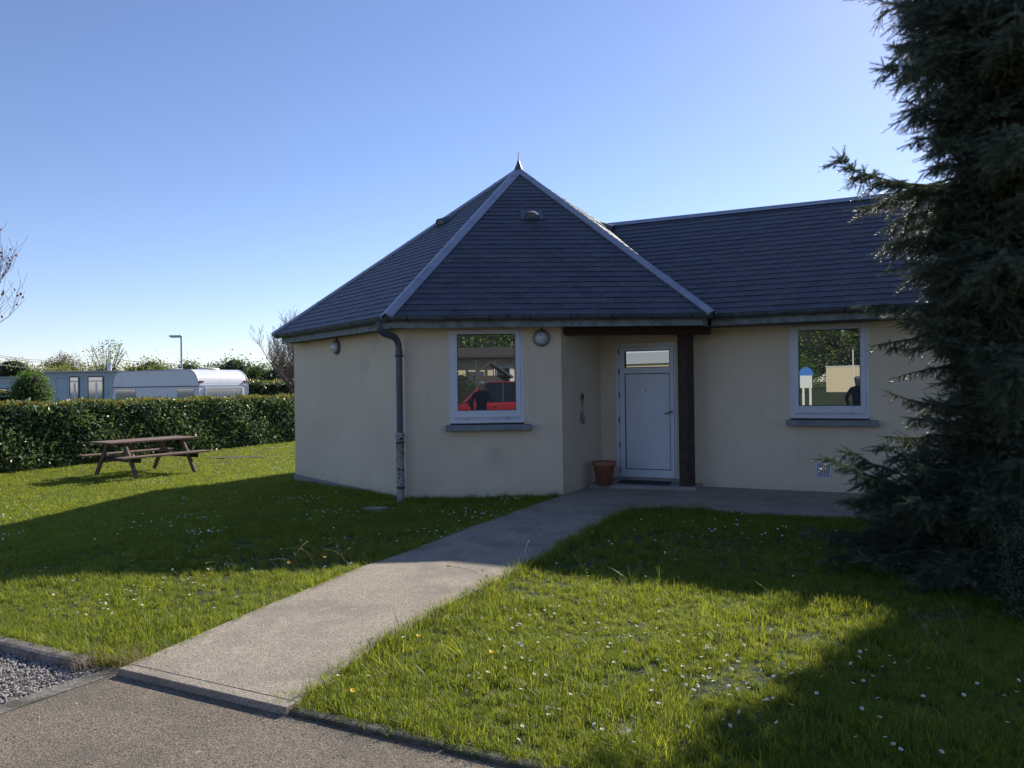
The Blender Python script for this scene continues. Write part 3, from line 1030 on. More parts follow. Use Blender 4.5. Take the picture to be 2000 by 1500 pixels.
# vent grille
vg = MB()
vo = Wc + wdir * -0.09 + wn * 0.008 + Vector((0, 0, 0.31))
vq = Matrix.Rotation(math.atan2(wdir.y, wdir.x), 3, 'Z')
for (x, z, sx, sz) in ((0, 0.1, 0.2, 0.016), (0, -0.1, 0.2, 0.016), (-0.092, 0, 0.016, 0.184), (0.092, 0, 0.016, 0.184)):
    vg.box(vo + vq @ Vector((x, 0, z)), (sx, 0.02, sz), mtx=vq)
vgo = hb(vg.build('vent_grille', MT['pvc_white'], house))
bkp = MB()
bkp.box(vo + vq @ Vector((0, 0.004, 0)), (0.17, 0.01, 0.18), mtx=vq)
bkp.build('grille_backing', MT['trim_dark'], vgo)
for i in range(7):
    sb = MB()
    sb.box(vo + vq @ Vector((-0.072 + i * 0.024, -0.002, 0)), (0.012, 0.014, 0.18), mtx=vq)
    sb.build('grille_bar', MT['pvc_white'], vgo)

# ------------------------------------------------------------------ fittings by the house
def wall_light(p, n, label):
    t = thing('wall_light', label, 'wall light', p, math.atan2(n.y, n.x) + math.pi / 2, 'round wall lights under the eaves')
    q = Matrix.Rotation(R(90), 3, 'X')
    m = MB()
    m.lathe([(0.0, 0.0), (0.115, 0.0), (0.122, 0.02), (0.12, 0.045), (0.105, 0.055), (0.1, 0.045)], 28, (0, 0, 0), mtx=q)
    m.build('rim', MT['lamp_rim'], t)
    m = MB()
    m.lathe([(0.102, 0.045), (0.096, 0.066), (0.08, 0.086), (0.055, 0.10), (0.028, 0.107), (0.0, 0.109)], 28, (0, 0, 0), mtx=q)
    m.build('lens', MT['lamp_lens'], t)
    m = MB()
    m.tube([(0.0, -0.03, 0.11), (0.002, -0.012, 0.14), (-0.004, -0.008, 0.17), (-0.02, -0.008, 0.2)], 0.007, 6)
    m.tube([(0.002, -0.012, 0.14), (0.014, -0.008, 0.2)], 0.005, 6)
    m.build('cable', MT['gasket'], t)
wall_light(C0 + ldir * ((C1 - C0).length - 2.25) + ln * 0.0 + Vector((0, 0, 2.28)), ln, 'round ribbed glass wall light left of the downpipe')
wall_light(C1 + fdir * 1.96 + Vector((0, 0, 2.28)), fn, 'round ribbed glass wall light right of the front window')

pot = thing('flower_pot', 'empty terracotta flower pot standing in the corner of the doorway', 'flower pot', (1.40, 11.42, 0.055))
m = MB()
m.lathe([(0.0, 0.0), (0.115, 0.0), (0.165, 0.30), (0.185, 0.305), (0.188, 0.36), (0.17, 0.362), (0.158, 0.33), (0.15, 0.26), (0.0, 0.25)], 32)
m.build('pot', MT['terracotta'], pot)
m = MB()
m.lathe([(0.15, 0.262), (0.08, 0.27), (0.0, 0.268)], 20)
m.build('soil', MT['hedge_core'], pot)

mt_ = MB()
mc = WS + wdir * 0.78 + wn * 0.26 + Vector((0, 0, 0.064))
mt_.box((0, 0, 0), (0.78, 0.34, 0.018), mtx=vq)
tag(mt_.build('doormat', MT['black_rubber'], None, bevel=0.005, loc=mc), 'thin black rubber doormat lying before the white door', 'doormat')

op = C2 + idir * 0.71 + inn * 0.03
orn = thing('hanging_ornament', 'small red ring ornament with grey tassel hanging on the recess wall', 'ornament', (op.x, op.y, 1.44))
oq = Matrix.Rotation(math.atan2(idir.y, idir.x), 3, 'Z')
m = MB()
m.tube([oq @ Vector((0.035 * math.cos(a), 0, -0.03 + 0.045 * math.sin(a))) for a in np.linspace(0, 2 * math.pi, 15)], 0.009, 6, False)
m.lathe([(0, -0.02), (0.018, 0), (0, 0.02)], 8, (0, 0, -0.11))
m.build('ring', MT['red_lens'], orn)
m = MB()
m.tube([(0, 0, 0.04), (0, 0, -0.25)], 0.003, 5)
m.lathe([(0, -0.014), (0.013, 0), (0, 0.014)], 8, (0, 0, -0.16))
m.build('cord', MT['dark_metal'], orn)
m = MB()
for i in range(16):
    a = i * 2.4
    m.tube([(0, 0, -0.24), oq @ Vector((0.03 * math.cos(a), -0.012 * abs(math.sin(a)), -0.32)), oq @ Vector((0.04 * math.cos(a), -0.015, -0.40 - 0.04 * random.random()))], 0.006, 4)
m.build('tassel', MT['sill'], orn)

# ------------------------------------------------------------------ picnic table
pt = thing('picnic_table', 'weathered brown wooden picnic table with attached benches by the hedge', 'picnic table')
Lt = 1.9
for i in range(5):
    m = MB(); m.box((0, -0.31 + i * 0.155, 0.735), (Lt + random.uniform(-0.01, 0.01), 0.148, 0.038)); m.build('plank', MT['table_wood'], pt, bevel=0.005)
for sgn in (-1, 1):
    for k in range(2):
        m = MB(); m.box((0.0, sgn * (0.60 + k * 0.135), 0.44), (Lt + 0.0, 0.128, 0.038)); m.build('seat', MT['table_wood'], pt, bevel=0.005)
for e in (-0.62, 0.62):
    for sgn in (-1, 1):
        m = MB(); m.beam((e, sgn * 0.28, 0.715), (e, sgn * 0.72, 0.0), 0.09, 0.045, up=(1, 0, 0)); m.build('leg', MT['table_wood'], pt, bevel=0.004)
    m = MB(); m.box((e + 0.045, 0, 0.37), (0.04, 1.5, 0.10)); m.build('cross_beam', MT['dark_wood'], pt, bevel=0.004)
    m = MB(); m.box((e + 0.045, 0, 0.685), (0.04, 0.74, 0.06)); m.build('batten', MT['dark_wood'], pt, bevel=0.004)
    m = MB(); m.beam((e + (0.05 if e < 0 else -0.05), 0, 0.36), (e * 0.35, 0, 0.70), 0.08, 0.035, up=(0, 1, 0)); m.build('brace', MT['table_wood'], pt, bevel=0.004)
TX, TY = -8.45, 17.1
pt.location = (TX, TY, float(gz(TX, TY)) - 0.01)
pt.rotation_euler = (0, 0, R(58))
pt.scale = (1.13, 1.12, 1.05)

# ------------------------------------------------------------------ hedges
def hedge(name, pts, wd, ht, label, group=None, dens=330, leaf=0.06, topfrac=0.35, mleaf='hedge_leaf', yellow=True):
    rng = np.random.default_rng(len(pts) * 7 + int(wd * 10))
    t = thing(name, label, 'hedge', (pts[0][0], pts[0][1], 0), 0, group)
    base = np.array([pts[0][0], pts[0][1], 0.0])
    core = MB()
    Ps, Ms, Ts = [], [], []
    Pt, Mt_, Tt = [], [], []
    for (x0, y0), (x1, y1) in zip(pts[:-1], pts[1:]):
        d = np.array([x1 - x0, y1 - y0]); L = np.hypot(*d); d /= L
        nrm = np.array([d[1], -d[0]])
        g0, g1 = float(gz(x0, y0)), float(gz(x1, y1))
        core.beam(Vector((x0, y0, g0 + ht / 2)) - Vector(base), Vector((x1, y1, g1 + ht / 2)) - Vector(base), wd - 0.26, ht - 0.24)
        for face, area in (('n', L * ht), ('p', L * ht), ('t', L * wd), ('i', L * ht)):
            n = int(area * dens * (0.45 if face == 'p' else 0.6 if face == 'i' else 1.0))
            s = rng.random(n) * L
            if face == 't':
                off = (rng.random(n) - 0.5) * wd
                z = ht + rng.normal(size=n) * 0.03 + 0.035 * np.sin(s * 3.1) + 0.02 * np.sin(s * 7.7 + 1)
            else:
                sg = -1 if face == 'p' else 1
                dep = 0.14 if face == 'i' else 0.0
                z = rng.random(n) * ht
                off = sg * (wd / 2 - dep + rng.normal(size=n) * 0.035 + 0.05 * np.sin(s * 2.3 + z * 3) + 0.03 * np.sin(s * 5.1 - z * 6) - 0.10 * np.exp(-z / 0.22))
            P = np.stack([x0 + d[0] * s + nrm[0] * off, y0 + d[1] * s + nrm[1] * off, z], 1)
            P[:, 2] += gz(P[:, 0], P[:, 1])
            Q = rand_rot(n, rng) * (leaf * rng.uniform(0.7, 1.5, n))[:, None, None] * np.array([1.0, 1.35, 1.0])
            clump = 0.5 + 0.5 * np.sin(P[:, 0] * 4 + 2 * np.sin(P[:, 1] * 3)) * np.sin(P[:, 2] * 7 + P[:, 1] * 2)
            tv = np.clip(clump * 0.5 + rng.random(n) * 0.4, 0, 1)
            Ps.append(P - base); Ms.append(Q); Ts.append(tv)
        if yellow:
            n = int(L * wd * dens * 1.0)
            s = rng.random(n) * L
            off = (rng.random(n) - 0.5) * (wd + 0.06)
            z = ht + 0.045 + rng.normal(size=n) * 0.022 + 0.035 * np.sin(s * 3.1) + 0.02 * np.sin(s * 7.7 + 1)
            P = np.stack([x0 + d[0] * s + nrm[0] * off, y0 + d[1] * s + nrm[1] * off, z], 1)
            P[:, 2] += gz(P[:, 0], P[:, 1])
            Pt.append(P - base); Mt_.append(rand_rot(n, rng) * (leaf * rng.uniform(0.4, 0.95, n))[:, None, None]); Tt.append(rng.random(n))
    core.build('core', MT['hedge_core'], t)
    V, F, tt = stamp(LEAF_V, LEAF_F, np.concatenate(Ms), np.concatenate(Ps), np.concatenate(Ts))
    fast_mesh('leaves', V, F, MT[mleaf], t, 'stuff', tt)
    if yellow:
        V, F, tt = stamp(LEAF_V, LEAF_F, np.concatenate(Mt_), np.concatenate(Pt), np.concatenate(Tt))
        o = fast_mesh('new_leaves', V, F, MT['hedge_top'], t, 'stuff', tt)
    return t
hedge('hedge', [(-17.2, 11.0), (-12.5, 17.6), (-7.7, 28.6)], 0.95, 1.56, 'long clipped glossy laurel hedge with yellow new leaves behind the picnic table', dens=620, leaf=0.075)
hedge('hedge', [(-12.6, 34.2), (-8.6, 34.9)], 0.9, 2.2, 'dark low clipped hedge behind the laurel, next to the house corner', dens=240, leaf=0.09)
hedge('hedge', [(-24.0, 27.5), (-18.2, 28.2)], 0.9, 1.85, 'low clipped hedge at the foot of the round bush', dens=200, leaf=0.09)

# ------------------------------------------------------------------ trees
def leafy(name, label, cat, x, y, h, blobs, nleaf, leaf, mname, trunk_r=0.12, trunk_h=None, seed=1, group=None, twigs=0, core=0.0, per=14, tight=1.7):
    """blobs: (dx, dy, z, rx, ry, rz) ellipsoids that carry leaves"""
    rng = np.random.default_rng(seed)
    g = float(gz(x, y))
    t = thing(name, label, cat, (x, y, g), 0, group)
    m = MB()
    th = trunk_h or h * 0.55
    m.tube([(0, 0, -0.1), (0.04, 0.02, th * 0.4), (-0.03, 0, th * 0.75), (0, 0, th)], [trunk_r * 1.2, trunk_r, trunk_r * 0.75, trunk_r * 0.3], 8)
    for b in blobs:
        m.tube([(0, 0, th * rng.uniform(0.35, 0.6)), (b[0] * 0.6, b[1] * 0.6, (th * 0.5 + b[2]) / 2), (b[0], b[1], b[2])], [trunk_r * 0.5, trunk_r * 0.3, 0.015], 6)
    for i in range(twigs):
        b = blobs[rng.integers(len(blobs))]
        v = rng.normal(size=3); v /= np.linalg.norm(v); v[2] = abs(v[2])
        e = np.array([b[0] + v[0] * b[3] * 1.1, b[1] + v[1] * b[4] * 1.1, b[2] + v[2] * b[5] * 1.15])
        s0 = np.array([b[0] * 0.5, b[1] * 0.5, b[2] * 0.6])
        mid = (s0 + e) / 2 + rng.normal(size=3) * 0.12
        m.tube([tuple(s0), tuple(mid), tuple(e)], [trunk_r * 0.22, trunk_r * 0.12, 0.008], 4, False)
    m.build('trunk', MT['bark'], t, fix=False)
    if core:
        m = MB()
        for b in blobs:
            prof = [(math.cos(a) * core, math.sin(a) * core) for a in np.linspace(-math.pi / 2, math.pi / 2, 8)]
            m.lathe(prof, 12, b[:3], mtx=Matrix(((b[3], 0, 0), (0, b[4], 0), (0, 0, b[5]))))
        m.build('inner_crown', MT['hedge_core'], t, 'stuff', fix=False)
    vol = np.array([b[3] * b[4] * b[5] for b in blobs]); vol /= vol.sum()
    Ps = []
    for b, f in zip(blobs, vol):
        n = int(nleaf * f)
        nc = max(6, n // per)
        v = rng.normal(size=(nc, 3)); v /= np.linalg.norm(v, axis=1)[:, None]
        r = rng.random(nc) ** 0.28
        c = np.array(b[:3]) + v * r[:, None] * np.array(b[3:6]) * rng.uniform(0.8, 1.12, (nc, 1))
        P = np.repeat(c, per, 0) + rng.normal(size=(nc * per, 3)) * leaf * tight
        Ps.append(P)
    P = np.concatenate(Ps)
    P[:, 2] = np.maximum(P[:, 2], 0.05)
    n = len(P)
    Q = rand_rot(n, rng) * (leaf * rng.uniform(0.6, 1.4, n))[:, None, None]
    tv = np.clip(0.5 + 0.35 * np.sin(P[:, 0] * 2.3 + seed) * np.sin(P[:, 2] * 2.1) + rng.normal(size=n) * 0.22, 0, 1)
    V, F, tt = stamp(LEAF_V, LEAF_F, Q, P, tv)
    fast_mesh('crown', V, F, MT[mname], t, 'stuff', tt)
    return t

def blobset(rng, w_, h_, n, z0=0.4):
    return [(rng.uniform(-w_, w_) * 0.75, rng.uniform(-0.5, 0.5) * w_, rng.uniform(z0, 0.82) * h_, w_ * rng.uniform(0.35, 0.55), w_ * rng.uniform(0.35, 0.5), h_ * rng.uniform(0.14, 0.26)) for _ in range(n)]

# topiary: clipped round bush with a flat side
rng0 = np.random.default_rng(3)
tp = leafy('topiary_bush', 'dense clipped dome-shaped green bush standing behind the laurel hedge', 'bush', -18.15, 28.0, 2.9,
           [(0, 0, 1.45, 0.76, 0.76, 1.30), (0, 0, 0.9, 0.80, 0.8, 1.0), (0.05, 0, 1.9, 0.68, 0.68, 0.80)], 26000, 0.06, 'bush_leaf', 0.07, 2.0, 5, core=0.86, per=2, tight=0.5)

# hedgerow of trees and bushes along the skyline
rr = random.Random(21)
sky_trees = [
    # x at y=60.., label, height, width, material
    (-43, 60, 4.6, 3.2, 'tree_leaf_dark', 'green hedgerow tree at the left edge of the picture, under the wires'),
    (-39.4, 59, 4.5, 2.8, 'tree_leaf', 'green hedgerow tree just left of the clipped dome bush'),
    (-36.6, 60, 4.35, 2.4, 'tree_leaf', 'light green hedgerow tree straight behind the clipped dome bush'),
    (-34.6, 57, 3.9, 2.0, 'tree_leaf', 'olive hedgerow bush under the brown domed tree'),
    (-31.2, 58, 3.9, 2.2, 'tree_leaf', 'light green bush behind the flue of the mobile home'),
    (-30.2, 60, 4.2, 2.2, 'tree_leaf', 'sparse pale green bush behind the left half of the caravan'),
    (-27.6, 58, 4.1, 2.0, 'tree_leaf', 'thin pale green bush left of the lamp post'),
    (-24.6, 58, 4.15, 2.1, 'tree_leaf_dark', 'dark green tree just right of the lamp post'),
    (-22.4, 58, 4.2, 1.9, 'tree_leaf_dark', 'dark green tree behind the bright end of the caravan'),
    (-20.4, 59, 4.1, 1.9, 'tree_leaf_dark', 'dark green tree right of the caravan, near the shed'),
    (-18.2, 58, 4.1, 1.8, 'tree_leaf_dark', 'dark green tree behind the pale shed beside the house'),
]
for i, (x, y, h_, w_, mn, lb) in enumerate(sky_trees):
    rg = random.Random(100 + i)
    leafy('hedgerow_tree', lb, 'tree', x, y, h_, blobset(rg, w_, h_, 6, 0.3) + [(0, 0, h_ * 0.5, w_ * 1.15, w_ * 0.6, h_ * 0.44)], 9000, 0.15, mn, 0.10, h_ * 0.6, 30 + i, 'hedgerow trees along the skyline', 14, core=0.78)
leafy('hedgerow_tree', 'brown domed tree not yet in leaf, where the overhead wires end', 'tree', -38.4, 64, 5.6,
      [(0, 0, 3.3, 1.9, 1.6, 1.9), (1.6, 0, 2.7, 1.6, 1.4, 1.3), (-0.5, 0, 4.0, 1.3, 1.2, 1.1)], 12000, 0.10, 'tree_brown', 0.15, 3.0, 61, 'hedgerow trees along the skyline', 30, core=0.5)
leafy('young_tree', 'young spring tree with sparse pale leaves and visible branches', 'tree', -27.3, 50, 5.6,
      [(0, 0, 4.0, 1.3, 1.1, 1.2), (0.7, 0, 3.3, 1.0, 0.9, 0.9), (-0.7, 0, 3.4, 0.9, 0.9, 0.9), (0.3, 0, 4.6, 0.8, 0.8, 0.7), (0, 0, 2.6, 1.1, 1.0, 0.8)], 900, 0.13, 'tree_leaf', 0.10, 3.2, 77, None, 80)
leafy('hawthorn_bush', 'small yellow-green bush in front of the dark trees right of the caravan', 'bush', -12.4, 39, 2.7,
      [(0, 0, 1.4, 1.2, 0.8, 1.0), (0.5, 0, 1.0, 1.1, 0.8, 0.8)], 3500, 0.09, 'tree_leaf', 0.05, 1.4, 81, core=0.7)

def bare_tree(name, label, x, y, h, spread, seed, red=False, upright=1.0, trunk_r=0.10, limbs=10, low=0.25):
    rg = random.Random(seed)
    g = float(gz(x, y))
    t = thing(name, label, 'tree', (x, y, g))
    tr = MB()
    tr.tube([(0, 0, -0.1), (0.03, 0, h * 0.25), (0, 0.03, h * 0.5)], [trunk_r * 1.3, trunk_r, trunk_r * 0.6], 8)
    tr.build('trunk', MT['bark'], t, fix=False)
    buds = MB()
    def grow(p, d, L, r, lev, mb):
        pts = [p]; rs = [r]
        n = 4
        q = p.copy(); dd = d.copy()
        for i in range(n):
            dd = (dd + Vector((rg.uniform(-.18, .18), rg.uniform(-.18, .18), 0.16 * upright))).normalized()
            q = q + dd * (L / n)
            pts.append(q.copy()); rs.append(max(r * (1 - 0.8 * (i + 1) / n), 0.0045))
            if lev < 3:
                for _ in range(3 if lev < 2 else 2):
                    if rg.random() < 0.75:
                        s = Vector((rg.uniform(-1, 1), rg.uniform(-1, 1), rg.uniform(-0.1, 0.9))).normalized()
                        grow(q.copy(), (dd * 0.7 + s * 0.75).normalized(), L * rg.uniform(0.40, 0.62), rs[-1] * 0.65, lev + 1, mb)
            if red and rg.random() < 0.05:
                c = q + Vector((rg.uniform(-.05, .05), rg.uniform(-.05, .05), rg.uniform(-.05, .05)))
                buds.box(c, (0.05, 0.03, 0.07), rg.random() * 3)
        mb.tube(pts, rs, 4 if lev else 6, False)
    for i in range(limbs):
        a = i * 2.4 + rg.random()
        z = h * (low + (0.5 - low) * i / limbs)
        d = Vector((math.cos(a) * spread, math.sin(a) * spread, 0.55 + 0.4 * i / limbs)).normalized()
        mb = MB()
        grow(Vector((0, 0, z)), d, h * rg.uniform(0.42, 0.56), trunk_r * 0.5, 0, mb)
        mb.build('branch', MT['bare_twig'], t, fix=False)
    if red and buds.v:
        buds.build('buds', MT['red_bud'], t, 'stuff', fix=False)
    return t
bare_tree('bare_tree', 'leafless spreading tree half hidden behind the left corner of the house', -9.35, 32.0, 4.2, 1.15, 9, False, 0.55, 0.15, 8, 0.36)
bare_tree('bare_tree', 'tall leafless tree with red buds cut off by the left picture edge', -18.7, 23.2, 7.0, 0.30, 14, True, 1.0, 0.10, 11, 0.22)

# ------------------------------------------------------------------ caravan, mobile homes, shed, lamp post, wires
def caravan():
    ang = R(152)          # direction of the long side, from the near corner to the far left
    base = (-10.55, 25.0)
    t = thing('caravan', 'white touring caravan with rounded roof ends parked behind the hedge', 'caravan', (base[0], base[1], float(gz(*base))), ang)
    # local +x along the side to the left, local +y is to the camera side? the body lies at y<0
    L, Wd = 4.6, 2.1
    prof = []
    def arc(cx, cz, r, a0, a1, n):
        return [(cx + r * math.cos(a0 + (a1 - a0) * i / n), cz + r * math.sin(a0 + (a1 - a0) * i / n)) for i in range(n + 1)]
    prof = [(0, 0.55), (0, 1.75)] + arc(0.55, 2.05, 0.55, math.pi, math.pi / 2, 10) + arc(L - 0.45, 2.15, 0.45, math.pi / 2, 0, 8) + [(L, 1.7), (L, 0.55)]
    m = MB()
    n = len(prof)
    vs = [(x, 0, z) for x, z in prof] + [(x, -Wd, z) for x, z in prof]
    m.add(vs, [tuple(range(n)), tuple(range(n, 2 * n))])
    for i in range(n):
        j = (i + 1) % n
        m.add([vs[i], vs[j], vs[n + j], vs[n + i]], [(0, 1, 2, 3)])
    m.build('body', MT['van_white'], t, bevel=0.02)
    for y in (0.006, -Wd - 0.006):
        s = MB(); s.box((L / 2, y, 2.02), (L - 0.02, 0.012, 0.035)); s.build('trim_strip', MT['trim_dark'], t)
        s = MB(); s.tube([(x, y, z) for x, z in prof[1:-1]], 0.018, 6); s.build('edge_trim', MT['galv'], t)
    for x, w_ in ((0.65, 0.85), (3.85, 1.1)):
        s = MB(); s.box((x, 0.012, 1.65), (w_, 0.024, 0.60)); s.build('window', MT['van_glass'], t, bevel=0.01)
    s = MB(); s.box((-0.012, -Wd / 2, 1.62), (0.024, 1.5, 0.62)); o = s.build('window', MT['van_glass'], t, bevel=0.01)
    o['label'] = 'wide end window of the caravan'
    s = MB()
    for (y, z, sy, sz) in ((-Wd / 2, 1.95, 1.6, 0.04), (-Wd / 2 - 0.78, 1.62, 0.04, 0.62), (-Wd / 2 + 0.78, 1.62, 0.04, 0.62)):
        s.box((-0.018, y, z), (0.03, sy, sz))
    s.build('window_surround', MT['white_paint'], t)
    s = MB(); s.box((1.9, 0.008, 1.25), (0.62, 0.014, 1.2)); dr = s.build('door', MT['van_white'], t, bevel=0.006)
    s = MB(); s.box((1.66, 0.03, 1.45), (0.05, 0.03, 0.14)); s.build('handle', MT['trim_dark'], dr)
    for y in (-0.10, -Wd + 0.10):
        s = MB(); s.box((0.0, y, 2.17), (0.10, 0.15, 0.06)); s.build('tail_lamp', MT['red_lens'], t, bevel=0.01)
    s = MB(); s.box((-0.006, -Wd / 2, 2.04), (0.02, Wd - 0.06, 0.02)); s.build('trim_strip', MT['galv'], t)
    for x, w_ in ((0.75, 0.62), (2.45, 0.75)):
        s = MB()
        s.lathe([(0.36, 0.0), (0.34, 0.05), (0.2, 0.08), (0, 0.09)], 16, (x, -Wd / 2, 2.595))
        s.build('roof_hatch', MT['hatch'], t)
    for x in (2.2,):
        s = MB()
        for y in (-0.1, -Wd + 0.1):
            s.tube([(x, y - 0.08, 0.33), (x, y + 0.08, 0.33)], 0.33, 18)
        s.build('wheel', MT['tyre'], t)
    s = MB(); s.beam((L, -Wd / 2, 0.5), (L + 1.2, -Wd / 2, 0.5), 0.1, 0.08); s.build('drawbar', MT['galv'], t)
caravan()

def mobile_home(name, label, x, y, rz, L, Wd, H, wins, flue=False, mat_='home_panel'):
    t = thing(name, label, 'mobile home', (x, y, float(gz(x, y))), rz, None)
    m = MB(); m.box((L / 2, Wd / 2, H / 2 + 0.25), (L, Wd, H - 0.5)); m.build('body', MT[mat_], t)
    n = int(L / 0.6)
    for i in range(n + 1):
        s = MB(); s.box((i * L / n, -0.006, H / 2 + 0.2), (0.025, 0.012, H - 0.65)); s.build('cover_strip', MT[mat_], t)
    m = MB(); m.box((L / 2, Wd / 2, H + 0.03), (L + 0.2, Wd + 0.3, 0.07)); m.build('roof', MT['home_roof'], t, bevel=0.01)
    m = MB(); m.box((L / 2, -0.02, H - 0.16), (L, 0.03, 0.28)); m.build('fascia', MT['home_roof'], t)
    for (wx, ww, wz, wh_) in wins:
        s = MB(); s.box((wx, -0.02, wz), (ww, 0.05, wh_)); f = s.build('window', MT['trim_dark'], t)
        s = MB(); s.box((wx, -0.05, wz - 0.12), (ww - 0.1, 0.02, wh_ - 0.34)); s.build('pane', MT['van_glass'], f)
        s = MB(); s.box((wx, -0.05, wz + wh_ / 2 - 0.16), (ww - 0.1, 0.02, 0.18)); s.build('top_pane', MT['van_glass'], f)
        s = MB(); s.box((wx + ww * 0.05, -0.065, wz - 0.15), (0.09, 0.01, wh_ - 0.4)); s.build('curtain', MT['white_paint'], f)
    if flue:
        s = MB(); s.tube([(flue, 0.6, H), (flue, 0.6, H + 0.42)], 0.11, 10); s.tube([(flue, 0.6, H + 0.42), (flue, 0.6, H + 0.5)], 0.16, 10); s.build('flue', MT['galv'], t)
    return t
mobile_home('mobile_home', 'pale blue-grey mobile home with two tall windows, right behind the dome bush', -24.6, 39.0, R(2), 4.0, 7.5, 2.90,
            [(1.6, 0.5, 1.95, 1.5), (2.7, 0.8, 1.95, 1.5)], 3.1)
mobile_home('mobile_home', 'pale mobile home at the left picture edge, left of the dome bush', -38.5, 43.5, R(3), 11.6, 3.4, 2.75, [(8.2, 0.9, 1.75, 0.8)])

def shed():
    x, y = -11.6, 37.0
    t = thing('shed', 'pale blue gabled shed partly hidden by the house corner', 'shed', (x, y, float(gz(x, y))), R(4))
    m = MB()
    pf = [(0, 0), (2.6, 0), (2.6, 2.6), (1.3, 3.15), (0, 2.55)]
    n = 5
    vs = [(a, 0, b) for a, b in pf] + [(a, 3, b) for a, b in pf]
    m.add(vs, [tuple(range(n)), tuple(range(n, 2 * n))] + [(i, (i + 1) % n, n + (i + 1) % n, n + i) for i in range(n)])
    m.build('wall', MT['home_panel'], t)
    m = MB(); m.beam((-0.1, 1.5, 2.55), (1.3, 1.5, 3.2), 3.2, 0.05); m.beam((2.7, 1.5, 2.6), (1.3, 1.5, 3.2), 3.2, 0.05); m.build('roof', MT['home_roof'], t)
    m = MB(); m.tube([(0.06, -0.06, 0), (0.06, -0.06, 2.3), (0.0, -0.03, 2.5)], 0.04, 6); m.build('downpipe', MT['pvc_grey'], t)
    for i in range(9):
        m = MB(); m.box((0.3 + i * 0.26, -0.005, 1.25), (0.015, 0.01, 2.3)); m.build('cover_strip', MT['home_panel'], t)
shed()

lp = thing('lamp_post', 'slim grey lamp post with a flat lantern head beyond the caravan', 'street lamp', (-16.9, 38.0, float(gz(-16.9, 38))))
m = MB(); m.tube([(0, 0, 0), (0, 0, 4.62)], [0.06, 0.045], 10); m.build('pole', MT['galv'], lp)
m = MB(); m.box((-0.28, 0, 4.66), (0.62, 0.16, 0.09)); m.tube([(-0.1, 0, 4.58), (0.06, 0, 4.66)], 0.03, 6); m.build('lantern', MT['galv'], lp, bevel=0.02)
m = MB(); m.box((-0.32, 0, 4.60), (0.36, 0.12, 0.05)); m.build('diffuser', MT['white_paint'], lp)
for (dz, lb, a, b) in ((0.0, 'upper overhead wire at the left, ending at the brown tree', (-26.5, 34, 4.05), (-37.4, 62, 4.25)), (-0.18, 'middle overhead wire at the left edge', (-26.5, 34.4, 3.95), (-37.6, 62, 4.1)), (-0.5, 'lower overhead wire at the left edge', (-26.5, 34, 3.55), (-37.2, 62, 3.6)),
                       (0.0, 'overhead wire crossing behind the caravan roof towards the shed', (-36, 63, 4.6), (-10.0, 41.0, 2.85)), (0.0, 'lowest wire crossing behind the caravan roof towards the shed', (-30, 58, 3.75), (-10.2, 40.0, 2.72))):
    m = MB()
    a, b = Vector(a), Vector(b)
    m.tube([(a + (b - a) * t_ - Vector((0, 0, 0.35 * 4 * t_ * (1 - t_)))) - a for t_ in np.linspace(0, 1, 14)], 0.016, 5)
    tag(m.build('overhead_wire', MT['wire'], None, loc=a, fix=False), lb, 'wire', 'overhead wires')

m = MB()
m.prism([(0.85 * math.cos(a) * (1 + 0.08 * math.sin(3 * a)), 0.32 * math.sin(a)) for a in np.linspace(0, 2 * math.pi, 18)[:-1]], -0.05, -0.004)
tag(m.build('ground_slab', MT['brown_siding'], None, loc=(-7.8, 20.9, float(gz(-7.8, 20.9)))), 'flat dark worn slab in the sunlit lawn right of the picnic table', 'slab')
m = MB()
m.prism([(0.16 * math.cos(a) * (1 + 0.1 * math.sin(2 * a)), 0.09 * math.sin(a)) for a in np.linspace(0, 2 * math.pi, 12)[:-1]], -0.05, 0.05)
tag(m.build('stone', MT['step'], None, loc=(-1.83, 9.85, -0.045)), 'small flat stone in the shaded grass under the downpipe', 'stone')

